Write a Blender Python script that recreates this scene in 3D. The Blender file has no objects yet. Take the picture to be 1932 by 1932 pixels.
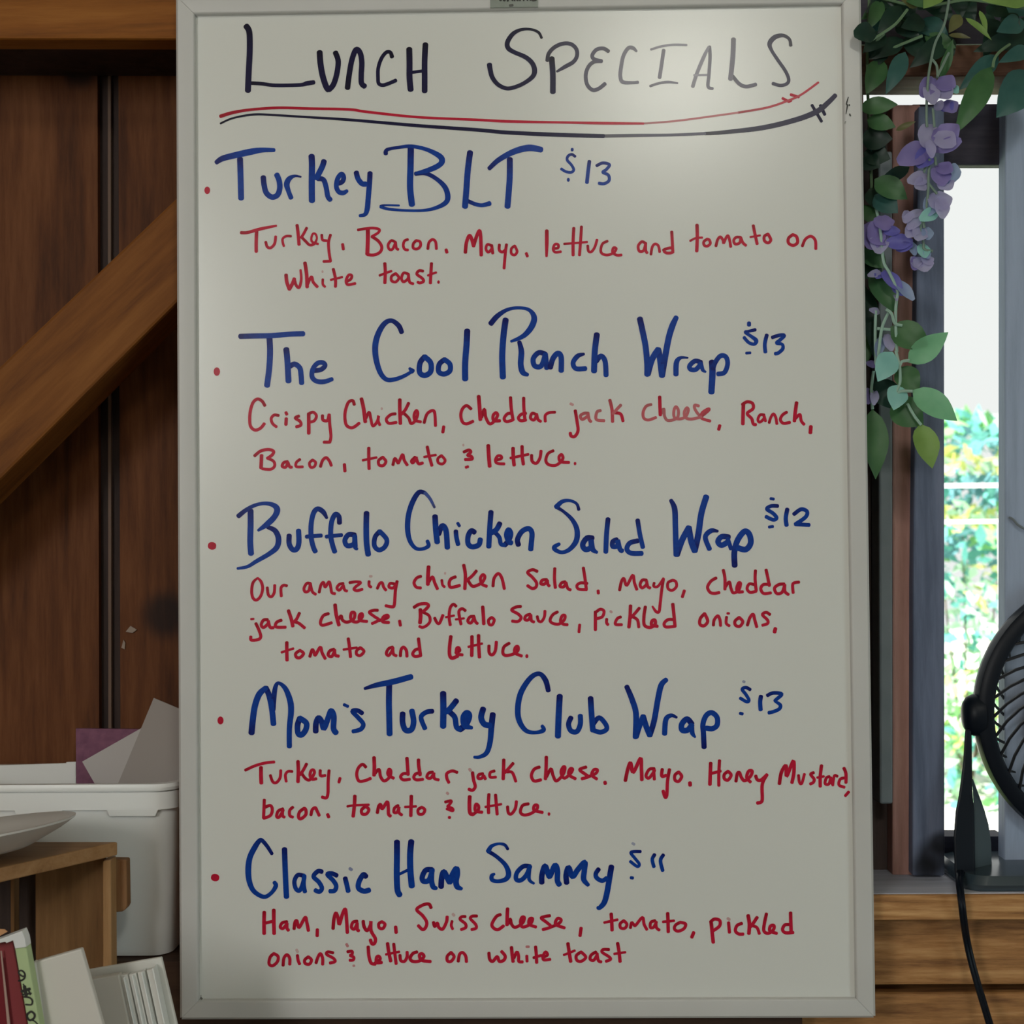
import bpy, bmesh, math, random
from mathutils import Vector, Matrix

S = bpy.context.scene
COL = S.collection
random.seed(7)

# ------------------------------------------------------------------ camera, world, lights, exposure
FOC = 2600.0                       # focal length in pixels of the 1932 px frame
CAM = Vector((0.0141914, -1.2209352, 1.55 - 0.0355506))
RT = Vector((0.99978428, 0.01872379, -0.00899009))     # camera right
FW = Vector((-0.018532, 0.99960850, 0.02096236))       # camera forward
UP = Vector((0.00937907, -0.02079124, 0.99973984))     # camera up
cd = bpy.data.cameras.new('camera'); cam = bpy.data.objects.new('camera', cd); COL.objects.link(cam)
cd.sensor_width = 36.0; cd.lens = FOC / 1932 * 36.0; cd.clip_start = 0.02; cd.clip_end = 200
cd.dof.use_dof = True; cd.dof.focus_distance = 1.221; cd.dof.aperture_fstop = 12.5      # a phone's small pupil
m = Matrix((RT, UP, -FW)).transposed().to_4x4(); m.translation = CAM
cam.matrix_world = m
S.camera = cam

w = bpy.data.worlds.new('sky'); S.world = w; w.use_nodes = True
bg = w.node_tree.nodes['Background']
bg.inputs['Color'].default_value = (0.97, 1.0, 0.975, 1); bg.inputs['Strength'].default_value = 0.9

def area(name, loc, target, sx, sy, power, color):
    l = bpy.data.lights.new(name, 'AREA'); l.shape = 'RECTANGLE'; l.size = sx; l.size_y = sy
    l.energy = power; l.color = color
    o = bpy.data.objects.new(name, l); COL.objects.link(o); o.location = loc
    o.rotation_euler = (Vector(target) - Vector(loc)).to_track_quat('-Z', 'Y').to_euler()
    return o
RIGHT_P, LEFT_P, GLARE_P, STREAK_P, SUN_P = 8.6, 18.0, 5.0, 1.3, 16.0
area('right_fill_light', (1.70, -1.4, 0.95), (0.0, -0.1, 1.0), 1.0, 1.1, RIGHT_P, (0.76, 0.96, 1.0))  # unseen fill added on the right, no window modelled there
area('left_fill_light', (-1.28, -2.6, 2.05), (-0.1, 0.0, 0.85), 0.5, 0.8, LEFT_P, (1.0, 0.985, 0.94))  # unseen fill added on the left to brighten board and tub
area('hanging_lamp', (0.34, -1.8, 2.53), (0.14, 0.0, 1.88), 0.26, 0.20, GLARE_P, (1.0, 0.99, 0.90))
area('streak_light', (0.42, -3.05, 1.75), (0.13, 0.0, 1.6), 0.22, 1.1, STREAK_P, (1.0, 1.0, 0.95))  # unseen tall light added for the vertical glare streak on the board
sl = bpy.data.lights.new('sun', 'SUN'); sl.energy = SUN_P; sl.angle = 0.02; sl.color = (1.0, 0.96, 0.85)
so = bpy.data.objects.new('sun', sl); COL.objects.link(so); so.location = (0, -4, 8)
so.rotation_euler = Vector((0.25, 0.62, -0.75)).to_track_quat('-Z', 'Y').to_euler()

S.view_settings.view_transform = 'Standard'; S.view_settings.look = 'None'
S.view_settings.gamma = 1.0; S.view_settings.use_curve_mapping = False
S.view_settings.exposure = 0.0

# ------------------------------------------------------------------ helpers
def ray(px, py):
    return RT * ((px - 966.0) / FOC) + FW + UP * ((966.0 - py) / FOC)
def P(px, py, Y):
    d = ray(px, py); return CAM + d * ((Y - CAM.y) / d.y)
def PZ(px, py, Z):
    d = ray(px, py); return CAM + d * ((Z - CAM.z) / d.z)
def link(o): COL.objects.link(o); return o

def new_mat(name, color, rough=0.6, spec=0.4, metal=0.0):
    m = bpy.data.materials.new(name); m.use_nodes = True
    b = m.node_tree.nodes['Principled BSDF']
    b.inputs['Base Color'].default_value = (*color, 1); b.inputs['Roughness'].default_value = rough
    b.inputs['Specular IOR Level'].default_value = spec; b.inputs['Metallic'].default_value = metal
    return m
def noise_mat(name, c1, c2, scale=20.0, rough=0.6, spec=0.4, bump=0.0, metal=0.0, detail=4.0):
    m = new_mat(name, c1, rough, spec, metal); t = m.node_tree; b = t.nodes['Principled BSDF']
    tc = t.nodes.new('ShaderNodeTexCoord'); n = t.nodes.new('ShaderNodeTexNoise')
    n.inputs['Scale'].default_value = scale; n.inputs['Detail'].default_value = detail
    r = t.nodes.new('ShaderNodeValToRGB')
    r.color_ramp.elements[0].position = 0.3; r.color_ramp.elements[1].position = 0.7
    r.color_ramp.elements[0].color = (*c1, 1); r.color_ramp.elements[1].color = (*c2, 1)
    t.links.new(tc.outputs['Object'], n.inputs['Vector']); t.links.new(n.outputs['Fac'], r.inputs['Fac'])
    t.links.new(r.outputs['Color'], b.inputs['Base Color'])
    if bump:
        bp = t.nodes.new('ShaderNodeBump'); bp.inputs['Strength'].default_value = bump; bp.inputs['Distance'].default_value = 0.002
        t.links.new(n.outputs['Fac'], bp.inputs['Height']); t.links.new(bp.outputs['Normal'], b.inputs['Normal'])
    return m
def wood(name, dark, mid, light, axis='Z', angle=0.0, scale=1.0, rough=0.65, spec=0.25, knots=(), bump=0.35, off=0.0):
    """procedural timber: stretched noise along the grain axis, fine fibres, optional knots (world points)"""
    m = new_mat(name, mid, rough, spec); t = m.node_tree; b = t.nodes['Principled BSDF']
    tc = t.nodes.new('ShaderNodeTexCoord'); mp = t.nodes.new('ShaderNodeMapping')
    st = {'X': (1.2, 14, 14), 'Z': (14, 14, 1.2), 'Y': (14, 1.2, 14)}[axis]
    mp.inputs['Scale'].default_value = tuple(s * scale for s in st)
    mp.inputs['Location'].default_value = (off, off * 1.7, off * 0.6)
    geo = t.nodes.new('ShaderNodeNewGeometry')
    rt = t.nodes.new('ShaderNodeMapping'); rt.inputs['Rotation'].default_value = (0, -angle, 0)     # turn the grain first, then stretch it
    t.links.new(geo.outputs['Position'], rt.inputs['Vector']); t.links.new(rt.outputs['Vector'], mp.inputs['Vector'])
    n1 = t.nodes.new('ShaderNodeTexNoise'); n1.inputs['Scale'].default_value = 1.9; n1.inputs['Detail'].default_value = 6; n1.inputs['Distortion'].default_value = 1.2
    n2 = t.nodes.new('ShaderNodeTexNoise'); n2.inputs['Scale'].default_value = 9; n2.inputs['Detail'].default_value = 8; n2.inputs['Roughness'].default_value = 0.7
    t.links.new(mp.outputs['Vector'], n1.inputs['Vector']); t.links.new(mp.outputs['Vector'], n2.inputs['Vector'])
    mx = t.nodes.new('ShaderNodeMath'); mx.operation = 'MULTIPLY_ADD'; mx.inputs[1].default_value = 0.58
    m2 = t.nodes.new('ShaderNodeMath'); m2.operation = 'MULTIPLY'; m2.inputs[1].default_value = 0.42
    t.links.new(n1.outputs['Fac'], mx.inputs[0]); t.links.new(n2.outputs['Fac'], m2.inputs[0]); t.links.new(m2.outputs[0], mx.inputs[2])
    r = t.nodes.new('ShaderNodeValToRGB'); e = r.color_ramp.elements
    e[0].position = 0.37; e[1].position = 0.63; e[0].color = (*dark, 1); e[1].color = (*light, 1)
    k = e.new(0.5); k.color = (*mid, 1)
    t.links.new(mx.outputs[0], r.inputs['Fac']); last = r.outputs['Color']
    for (kp, kr) in knots:
        vm = t.nodes.new('ShaderNodeVectorMath'); vm.operation = 'DISTANCE'; vm.inputs[1].default_value = kp
        t.links.new(geo.outputs['Position'], vm.inputs[0])
        mr = t.nodes.new('ShaderNodeMapRange'); mr.interpolation_type = 'SMOOTHSTEP'
        mr.inputs['From Min'].default_value = kr * 0.5; mr.inputs['From Max'].default_value = kr * 1.5
        mr.inputs['To Min'].default_value = 0.8; mr.inputs['To Max'].default_value = 0.0
        t.links.new(vm.outputs['Value'], mr.inputs['Value'])
        mc = t.nodes.new('ShaderNodeMix'); mc.data_type = 'RGBA'; mc.inputs['B'].default_value = (0.004, 0.004, 0.006, 1)
        t.links.new(mr.outputs['Result'], mc.inputs['Factor']); t.links.new(last, mc.inputs['A']); last = mc.outputs['Result']
    t.links.new(last, b.inputs['Base Color'])
    bp = t.nodes.new('ShaderNodeBump'); bp.inputs['Strength'].default_value = bump; bp.inputs['Distance'].default_value = 0.003
    t.links.new(mx.outputs[0], bp.inputs['Height']); t.links.new(bp.outputs['Normal'], b.inputs['Normal'])
    return m

def thing(name, label, cat, loc, group=None):
    o = bpy.data.objects.new(name, None); link(o); o.empty_display_size = 0.02
    o.location = loc; o['label'] = label; o['category'] = cat
    if group: o['group'] = group
    o['_o'] = 0; del o['_o']
    return o
def tag(o, label, cat, group=None):
    o['label'] = label; o['category'] = cat
    if group: o['group'] = group
    return o
def wloc(o):
    v = Vector((0, 0, 0))
    while o: v = v + o.location; o = o.parent
    return v
def obj(name, verts, faces, mat, parent=None, smooth=False, bevel=0.0, seg=2, origin=None):
    """world-space verts -> ONE mesh object, origin at its parent (or at its own base centre)"""
    vs = [Vector(v) for v in verts]
    if parent is not None: o0 = wloc(parent)
    elif origin is not None: o0 = Vector(origin)
    else:
        lo = [min(v[i] for v in vs) for i in range(3)]; hi = [max(v[i] for v in vs) for i in range(3)]
        o0 = Vector(((lo[0] + hi[0]) / 2, (lo[1] + hi[1]) / 2, lo[2]))
    me = bpy.data.meshes.new(name); me.from_pydata([tuple(v - o0) for v in vs], [], faces); me.update()
    bm = bmesh.new(); bm.from_mesh(me); bmesh.ops.recalc_face_normals(bm, faces=bm.faces)
    if bevel:
        ed = [e for e in bm.edges if len(e.link_faces) == 2 and e.calc_face_angle(0) > 0.5]
        bmesh.ops.bevel(bm, geom=ed, offset=bevel, segments=seg, affect='EDGES', profile=0.5, clamp_overlap=True)
    bm.to_mesh(me); bm.free()
    me.materials.append(mat)
    if smooth:
        for p in me.polygons: p.use_smooth = True
        try: me.set_sharp_from_angle(angle=0.7)
        except Exception: pass
    o = bpy.data.objects.new(name, me); link(o)
    if parent is not None: o.parent = parent
    else: o.location = o0
    return o
def struct(o): o['kind'] = 'structure'; return o

class Mb:
    """collects shapes of ONE mesh"""
    def __init__(s): s.v = []; s.f = []
    def add(s, vs, fs):
        n = len(s.v); s.v += [Vector(v) for v in vs]; s.f += [tuple(i + n for i in f) for f in fs]; return s
    def box(s, x0, x1, y0, y1, z0, z1):
        return s.add([(x0,y0,z0),(x1,y0,z0),(x1,y1,z0),(x0,y1,z0),(x0,y0,z1),(x1,y0,z1),(x1,y1,z1),(x0,y1,z1)],
                     [(0,1,2,3),(4,7,6,5),(0,4,5,1),(1,5,6,2),(2,6,7,3),(3,7,4,0)])
    def prism(s, front, dvec):
        n = len(front); d = Vector(dvec)
        return s.add([Vector(p) for p in front] + [Vector(p) + d for p in front],
                     [tuple(range(n)), tuple(range(2*n-1, n-1, -1))] + [(i, i+n, (i+1)%n+n, (i+1)%n) for i in range(n)])
    def pxp(s, poly, Y, depth):
        return s.prism([P(x, y, Y) for x, y in poly], (0, depth, 0))
    def loft(s, rings, cap=True):
        n = len(rings[0]); vs = [p for r in rings for p in r]; fs = []
        for k in range(len(rings)-1):
            for i in range(n): fs.append((k*n+i, k*n+(i+1)%n, (k+1)*n+(i+1)%n, (k+1)*n+i))
        if cap: fs += [tuple(range(n)), tuple(reversed(range((len(rings)-1)*n, len(rings)*n)))]
        return s.add(vs, fs)
    def tube(s, pts, r, n=8, closed=False):
        pts = [Vector(p) for p in pts]; rs = r if isinstance(r, (list, tuple)) else [r]*len(pts); rings = []
        N = len(pts); ref = None
        for i, p in enumerate(pts):
            a = pts[(i-1) % N] if closed or i else p; b = pts[(i+1) % N] if closed or i < N-1 else p
            t = (b - a).normalized()
            if ref is None: ref = Vector((0, 1, 0)) if abs(t.y) < 0.9 else Vector((1, 0, 0))
            u = (ref - t * ref.dot(t)).normalized(); ref = u; v = t.cross(u)
            rings.append([p + (u*math.cos(2*math.pi*k/n) + v*math.sin(2*math.pi*k/n)) * rs[i] for k in range(n)])
        if closed: rings.append(rings[0]); return s.loft(rings, False)
        return s.loft(rings)
    def obj(s, name, mat, parent=None, **kw): return obj(name, s.v, s.f, mat, parent, **kw)

def spline(pts, sub=6):
    pts = [tuple(map(float, p)) for p in pts]
    if len(pts) < 3: return pts
    out = []; n = len(pts)
    for i in range(n-1):
        p0 = pts[max(i-1,0)]; p1 = pts[i]; p2 = pts[i+1]; p3 = pts[min(i+2,n-1)]
        for k in range(sub):
            t = k/sub
            out.append(tuple(0.5*((2*b)+(c-a)*t+(2*a-5*b+4*c-d)*t*t+(3*b-a-3*c+d)*t*t*t) for a,b,c,d in zip(p0,p1,p2,p3)))
    out.append(pts[-1]); return out
# ------------------------------------------------------------------ materials
M_SIDING = wood('siding_boards', (0.0641, 0.0189, 0.0049), (0.1282, 0.0412, 0.0109), (0.1886, 0.0686, 0.0218), 'Z', knots=[
    (tuple(P(152, 131, 0.15)), 0.018), (tuple(P(312, 1160, 0.15)), 0.022)])
M_SEAM = wood('dark_seam', (0.02, 0.012, 0.010), (0.035, 0.02, 0.017), (0.05, 0.03, 0.024), 'Z')
M_BEAM = wood('amber_beam', (0.1459, 0.0461, 0.0058), (0.2387, 0.0795, 0.0097), (0.3116, 0.1152, 0.0184), 'X', off=3.1)
M_BRACE = wood('amber_brace', (0.1162, 0.0365, 0.0060), (0.1917, 0.0651, 0.0099), (0.2439, 0.0911, 0.0172), 'X', angle=math.radians(-43), off=5.7)
M_LOG = wood('sill_timber', (0.13, 0.055, 0.022), (0.40, 0.195, 0.070), (0.62, 0.36, 0.155), 'X', off=8.3, scale=1.3)
M_REDSTUD = wood('red_brown_stud', (0.3149, 0.1702, 0.1393), (0.4632, 0.2502, 0.2134), (0.5742, 0.3303, 0.2808), 'Z', off=2.2)
M_GREYPOST = wood('weathered_haze_post', (0.0941, 0.1176, 0.1804), (0.1442, 0.1734, 0.2578), (0.1819, 0.2105, 0.3030), 'Z', off=6.1, knots=[  # weathered grey, with the window's blue haze tinted into the colour
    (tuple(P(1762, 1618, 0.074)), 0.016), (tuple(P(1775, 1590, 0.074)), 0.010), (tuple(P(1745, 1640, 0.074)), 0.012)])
M_GREYBOARD = wood('grey_paint_haze_board', (0.2750, 0.3375, 0.4480), (0.3375, 0.4050, 0.5360), (0.3750, 0.4523, 0.5920), 'Z', off=9.9, bump=0.1)  # grey paint plus blue lens haze mixed into the colour
M_DARKBOARD = wood('dark_header', (0.032, 0.030, 0.045), (0.05, 0.045, 0.065), (0.075, 0.065, 0.085), 'X', off=4.4)
M_SILLTOP = wood('bleached_sill', (0.34, 0.35, 0.42), (0.46, 0.47, 0.56), (0.58, 0.58, 0.66), 'X', off=1.4)
M_ROOM = wood('room_boards', (0.42, 0.37, 0.30), (0.50, 0.45, 0.37), (0.56, 0.51, 0.43), 'Z', off=7.7)
M_FLOOR = wood('floor_boards', (0.34, 0.30, 0.25), (0.42, 0.38, 0.32), (0.48, 0.44, 0.38), 'Y', off=5.1)
M_CHANNEL = noise_mat('grey_metal_strip', (0.16, 0.19, 0.21), (0.20, 0.23, 0.25), 30, 0.45, 0.5)
M_STRIP = new_mat('pale_batten', (0.15, 0.09, 0.06), 0.6)

# ------------------------------------------------------------------ room shell
XL, XR, YB, ZT = -1.6, 1.8, -3.1, 2.7
struct(Mb().box(XL-.1, XR+.1, YB-.1, 0.15, -0.1, 0).obj('floor', M_FLOOR))
struct(Mb().box(XL-.1, XR+.1, YB-.1, 0.45, ZT, ZT+.1).obj('ceiling', M_ROOM))
struct(Mb().box(XL-.1, XL, YB, 0.2, 0, ZT).obj('wall_left', M_ROOM))
struct(Mb().box(XR, XR+.1, YB, 0.2, 0, ZT).obj('wall_right', M_ROOM))
struct(Mb().box(XL-.1, XR+.1, YB-.1, YB, 0, ZT).obj('wall_back', M_ROOM))

def X(px, Y): return P(px, 960, Y).x
def Zp(py, Y, px=966): return P(px, py, Y).z
YS = 0.15                                                  # face of the siding boards left of the window
xa, xb, xc, xd = X(186, YS), X(226, YS), X(226, YS), X(1640, YS)
wl = Mb(); wl.box(XL, xa, YS, YS+.02, 0, ZT); wl.box(xc, xd, YS, YS+.02, 0, ZT)
struct(wl.obj('wall_front_boards', M_SIDING, bevel=0.0))
struct(Mb().box(xa, xb, YS+.008, YS+.02, 0, ZT).obj('trim_1', M_SEAM))
struct(Mb().pxp([(203,-300),(208.5,-300),(211,2300),(205,2300)], YS+.003, .006).obj('trim_2', M_STRIP))
YF = 0.017                                                 # front faces of the beams the board hangs on
struct(Mb().pxp([(-900,-90),(1200,-84),(1200,77),(330,73.5),(-900,71)], YF, .030).obj('trim_3', M_BEAM, bevel=.003))
struct(Mb().pxp([(-900,-88),(1200,-82),(1200,76.5),(330,73),(-900,70.5)], YF+.030, YS-YF-.030).obj('trim_added_shade', M_SEAM))  # added dark timber, stands in for the shade under the beam
struct(Mb().pxp([(-700,1428),(-700,1605),(0,905),(335,570),(760,145),(760,77),(620,77),(330,375),(0,690),(-560,1232)], .028, .058).obj('trim_4', M_BRACE, bevel=.003))
zl = Zp(1813, .02, 200)
struct(Mb().box(XL, X(1500, .02), .018, YS, zl-.14, zl).obj('trim_5', wood('ledge_timber', (0.03,0.015,0.01), (0.05,0.025,0.015), (0.07,0.038,0.022), 'X', off=11.0)))
struct(Mb().box(X(365, .03), X(440, .03), YF, YS, zl, Zp(88, .03)).obj('trim_6', M_BRACE))

# window side (right of the board)
struct(Mb().pxp([(1590,197),(1692,197),(1692,1652),(1590,1652)], .108, .03).obj('trim_7', wood('brown_recess', (0.06,0.045,0.045), (0.09,0.066,0.062), (0.12,0.088,0.08), 'Z', off=21.0)))
struct(Mb().pxp([(1657,285),(1684,285),(1685,1517),(1660,1517)], .075, .03).obj('trim_8', M_CHANNEL, bevel=.002))
struct(Mb().pxp([(1684,197),(1738,197),(1726,1100),(1723,1653),(1684,1653)], .088, .05).obj('trim_9', M_REDSTUD, bevel=.002))
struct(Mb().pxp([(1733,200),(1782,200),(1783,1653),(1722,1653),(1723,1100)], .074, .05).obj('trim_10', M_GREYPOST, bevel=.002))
struct(Mb().pxp([(1600,84),(2600,80),(2600,141),(1600,143)], .05, .058).obj('trim_11', wood('header_beam', (0.05,0.024,0.015),(0.10,0.045,0.028),(0.14,0.068,0.042),'X',off=2.9), bevel=.003))
struct(Mb().pxp([(1600,-420),(2600,-420),(2600,80),(1600,84)], .10, .05).obj('wall_front_over_window', M_DARKBOARD))
struct(Mb().pxp([(1720,196),(1897,195),(1897,311),(1720,311)], .092, .014).obj('trim_13', M_DARKBOARD, bevel=.002))
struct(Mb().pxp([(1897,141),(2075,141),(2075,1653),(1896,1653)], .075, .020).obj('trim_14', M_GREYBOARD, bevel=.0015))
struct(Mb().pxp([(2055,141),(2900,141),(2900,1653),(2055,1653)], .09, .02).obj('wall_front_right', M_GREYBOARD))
sz = Zp(1685, .02, 1800)
struct(Mb().box(X(1560, .02), XR, .02, .23, sz-.0225, sz).obj('trim_15', M_SILLTOP, bevel=.0015))
struct(Mb().box(X(1560, .02), XR, .016, .06, sz-.0227, sz-.0008).obj('trim_16', M_LOG, bevel=.001))
z1, z2, z3 = Zp(1731, .045, 1800), Zp(1859, .045, 1800), Zp(1874, .045, 1800)
struct(Mb().box(X(1480, .045), XR, .045, .12, z2, z1).obj('wall_front_plank', M_LOG, bevel=.003))
struct(Mb().box(X(1480, .045), XR, .045, .12, z3-.16, z3).obj('wall_front_plank', M_LOG, bevel=.003))
struct(Mb().box(X(1480, .06), XR, .07, .13, 0, z1).obj('wall_front_low', M_SEAM))
# low dark outer bottom rail of the window opening
struct(Mb().pxp([(1770,1578),(1897,1578),(1897,1660),(1770,1660)], .13, .03).obj('window_1', M_DARKBOARD))
# bits of torn paper left on the boards
sc_ = Mb(); sc_.pxp([(237,1192),(246,1181),(258,1188),(250,1194)], YS-.002, .0015); sc_.pxp([(229,1222),(233,1207),(236,1213),(235,1225)], YS-.002, .0015)
tag(sc_.obj('paper_scrap', new_mat('scrap', (0.34, 0.27, 0.22), 0.8)), 'tiny torn scrap of pale paper stuck on the brown boards', 'scrap')
# ------------------------------------------------------------------ whiteboard
M_PANEL = new_mat('whiteboard_enamel', (0.715, 0.728, 0.695), 0.25, 0.5)
M_ALU = noise_mat('painted_aluminium', (0.55, 0.55, 0.535), (0.59, 0.59, 0.575), 8, 0.42, 0.5)
BW, BH, BR = 0.6096 / 2, 0.90843 / 2, 0.01669
board = thing('whiteboard', 'large white dry-erase lunch specials board in a pale metal frame, hung on brown timber', 'whiteboard', (0, 0, 1.55 - BH))
Mb().box(-BW+.004, BW-.004, 0, .008, 1.55-BH+.004, 1.55+BH-.004).obj('panel', M_PANEL, board)
prof = [(0, .014), (0, -.0038), (.0022, -.006), (.0150, -.0062), (.0160, -.0056), (.01669, -.0045), (.01669, .0005), (.006, .0005), (.006, .014)]
def rail(c0, c1, n):
    """mitred rail between two outer corners; n = inward normal of this rail"""
    d = (c1 - c0).normalized(); L = (c1 - c0).length; cut = 0.0012
    A, B = [], []
    for u, y in prof:
        e = max(u, cut) + 0.00012
        A.append(c0 + n*u + d*e + Vector((0, y, 0))); B.append(c0 + n*u + d*(L - e) + Vector((0, y, 0)))
    return Mb().loft([A, B])
cz = 1.55
TL, TR_, BRc, BLc = Vector((-BW,0,cz+BH)), Vector((BW,0,cz+BH)), Vector((BW,0,cz-BH)), Vector((-BW,0,cz-BH))
for c0, c1, n in ((TL, TR_, Vector((0,0,-1))), (TR_, BRc, Vector((-1,0,0))), (BRc, BLc, Vector((0,0,1))), (BLc, TL, Vector((1,0,0)))):
    rail(c0, c1, n).obj('frame_rail', M_ALU, board, smooth=True)

def ink_mat(name, dark, main, thin=(0.68, 0.69, 0.66)):  # thin: pale mix for sparse ink and for painted glare wash-out
    m = new_mat(name, main, 0.27, 0.22); t = m.node_tree; b = t.nodes['Principled BSDF']
    at = t.nodes.new('ShaderNodeAttribute'); at.attribute_name = 'ink'
    sp = t.nodes.new('ShaderNodeSeparateColor'); t.links.new(at.outputs['Color'], sp.inputs['Color'])
    geo = t.nodes.new('ShaderNodeNewGeometry'); nz = t.nodes.new('ShaderNodeTexNoise'); nz.inputs['Scale'].default_value = 260; nz.inputs['Detail'].default_value = 3
    t.links.new(geo.outputs['Position'], nz.inputs['Vector'])
    ad = t.nodes.new('ShaderNodeMath'); ad.operation = 'MULTIPLY_ADD'; ad.inputs[1].default_value = 0.8; ad.inputs[2].default_value = -0.4
    t.links.new(nz.outputs['Fac'], ad.inputs[0])
    a2 = t.nodes.new('ShaderNodeMath'); a2.operation = 'ADD'; a2.use_clamp = True
    t.links.new(sp.outputs['Green'], a2.inputs[0]); t.links.new(ad.outputs[0], a2.inputs[1])
    m1 = t.nodes.new('ShaderNodeMix'); m1.data_type = 'RGBA'; m1.inputs['A'].default_value = (*main, 1); m1.inputs['B'].default_value = (*dark, 1)
    t.links.new(a2.outputs[0], m1.inputs['Factor'])
    m2 = t.nodes.new('ShaderNodeMix'); m2.data_type = 'RGBA'; m2.inputs['A'].default_value = (*thin, 1)
    t.links.new(sp.outputs['Red'], m2.inputs['Factor']); t.links.new(m1.outputs['Result'], m2.inputs['B'])
    t.links.new(m2.outputs['Result'], b.inputs['Base Color'])
    return m
INK = {'blue': ink_mat('blue_marker', (0.003, 0.003, 0.11), (0.002, 0.05, 0.35)),
       'red': ink_mat('red_marker', (0.34, 0.004, 0.018), (0.56, 0.012, 0.045)),
       'black': ink_mat('black_marker', (0.004, 0.003, 0.014), (0.010, 0.008, 0.050), (0.58, 0.56, 0.62)),
       'smudge': ink_mat('scuff_ink', (0.02, 0.02, 0.02), (0.05, 0.05, 0.045))}

def ink_line(name, kind, chunks, Y=-0.0002, parent=None, label=None, toworld=None):
    """handwriting: every stroke a thin ribbon of ink lying on the surface"""
    vs, fs, cs = [], [], []; cnt = 0
    for (x0, y0, k, w0, text) in chunks:
        for st in text.split(';'):
            tok = st.split()
            if not tok: continue
            w_, d_ = w0, 1.0; runs = [[]]
            for q in tok:
                if q[0] == 'w': w_ = float(q[1:]); continue
                if q[0] == 'd': d_ = float(q[1:]) / 100; continue
                c = q.split(','); pt = (float(c[0]), float(c[1]), 1.05 * (float(c[2]) if len(c) > 2 else w_))
                if runs[-1] and runs[-1][-1][:2] == pt[:2]: runs.append([pt])
                else: runs[-1].append(pt)
            for pts in runs:
                cnt += 1; y = Y - 4e-6 * (cnt % 24); yy = [0]
                if len(pts) == 1: pts = [pts[0], (pts[0][0] + .5, pts[0][1], pts[0][2])]
                sp = spline(pts, 6) if len(pts) > 2 else pts
                n = len(sp); base = len(vs)
                W = lambda px, py: (toworld or (lambda a, b, c: P(a, b, c)))(x0 + px*k, y0 + py*k, y - 1.2e-6*yy[0])
                ln = [0.0]
                for i in range(1, n): ln.append(ln[-1] + math.hypot(sp[i][0]-sp[i-1][0], sp[i][1]-sp[i-1][1]))
                tot = max(ln[-1], 1e-6)
                def shade(i):
                    t = ln[i] / tot
                    return (d_, (0.75 * max(0.0, 1 - t * 2.6) if len(sp) > 2 else 0.2) + 0.12, 0, 1)
                for i in range(n):
                    a = sp[max(i-1, 0)]; b = sp[min(i+1, n-1)]
                    tx, ty = b[0]-a[0], b[1]-a[1]; L = math.hypot(tx, ty) or 1.0
                    nx, ny = -ty/L, tx/L; h = sp[i][2] / 2; yy[0] = i
                    vs.append(W(sp[i][0]+nx*h, sp[i][1]+ny*h)); vs.append(W(sp[i][0]-nx*h, sp[i][1]-ny*h)); cs += [shade(i)]*2
                for i in range(n-1): fs.append((base+2*i, base+2*i+1, base+2*i+3, base+2*i+2))
                for i, sg in ((0, -1), (n-1, 1)):             # round felt-tip ends, half discs beyond the ribbon
                    a = sp[max(i-1, 0)]; b = sp[min(i+1, n-1)]; an = math.atan2(b[1]-a[1], b[0]-a[0]) + (math.pi if sg < 0 else 0)
                    h = sp[i][2] / 2; c0 = len(vs); yy[0] = i
                    for q in range(9):
                        g = an - math.pi/2 + math.pi*q/8; e = 0.75
                        vs.append(W(sp[i][0]+h*(math.cos(an)*math.cos(g-an)*e-math.sin(an)*math.sin(g-an)), sp[i][1]+h*(math.sin(an)*math.cos(g-an)*e+math.cos(an)*math.sin(g-an)))); cs.append(shade(i))
                    fs.append(tuple(range(c0, c0+9)))
    o0 = wloc(parent); me = bpy.data.meshes.new(name)
    me.from_pydata([tuple(v - o0) for v in vs], [], fs); me.update()
    ca = me.color_attributes.new('ink', 'FLOAT_COLOR', 'POINT')
    for i, c in enumerate(cs): ca.data[i].color = c
    me.materials.append(INK[kind]); o = bpy.data.objects.new(name, me); link(o); o.parent = parent
    if label: o['label'] = label
    return o

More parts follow.
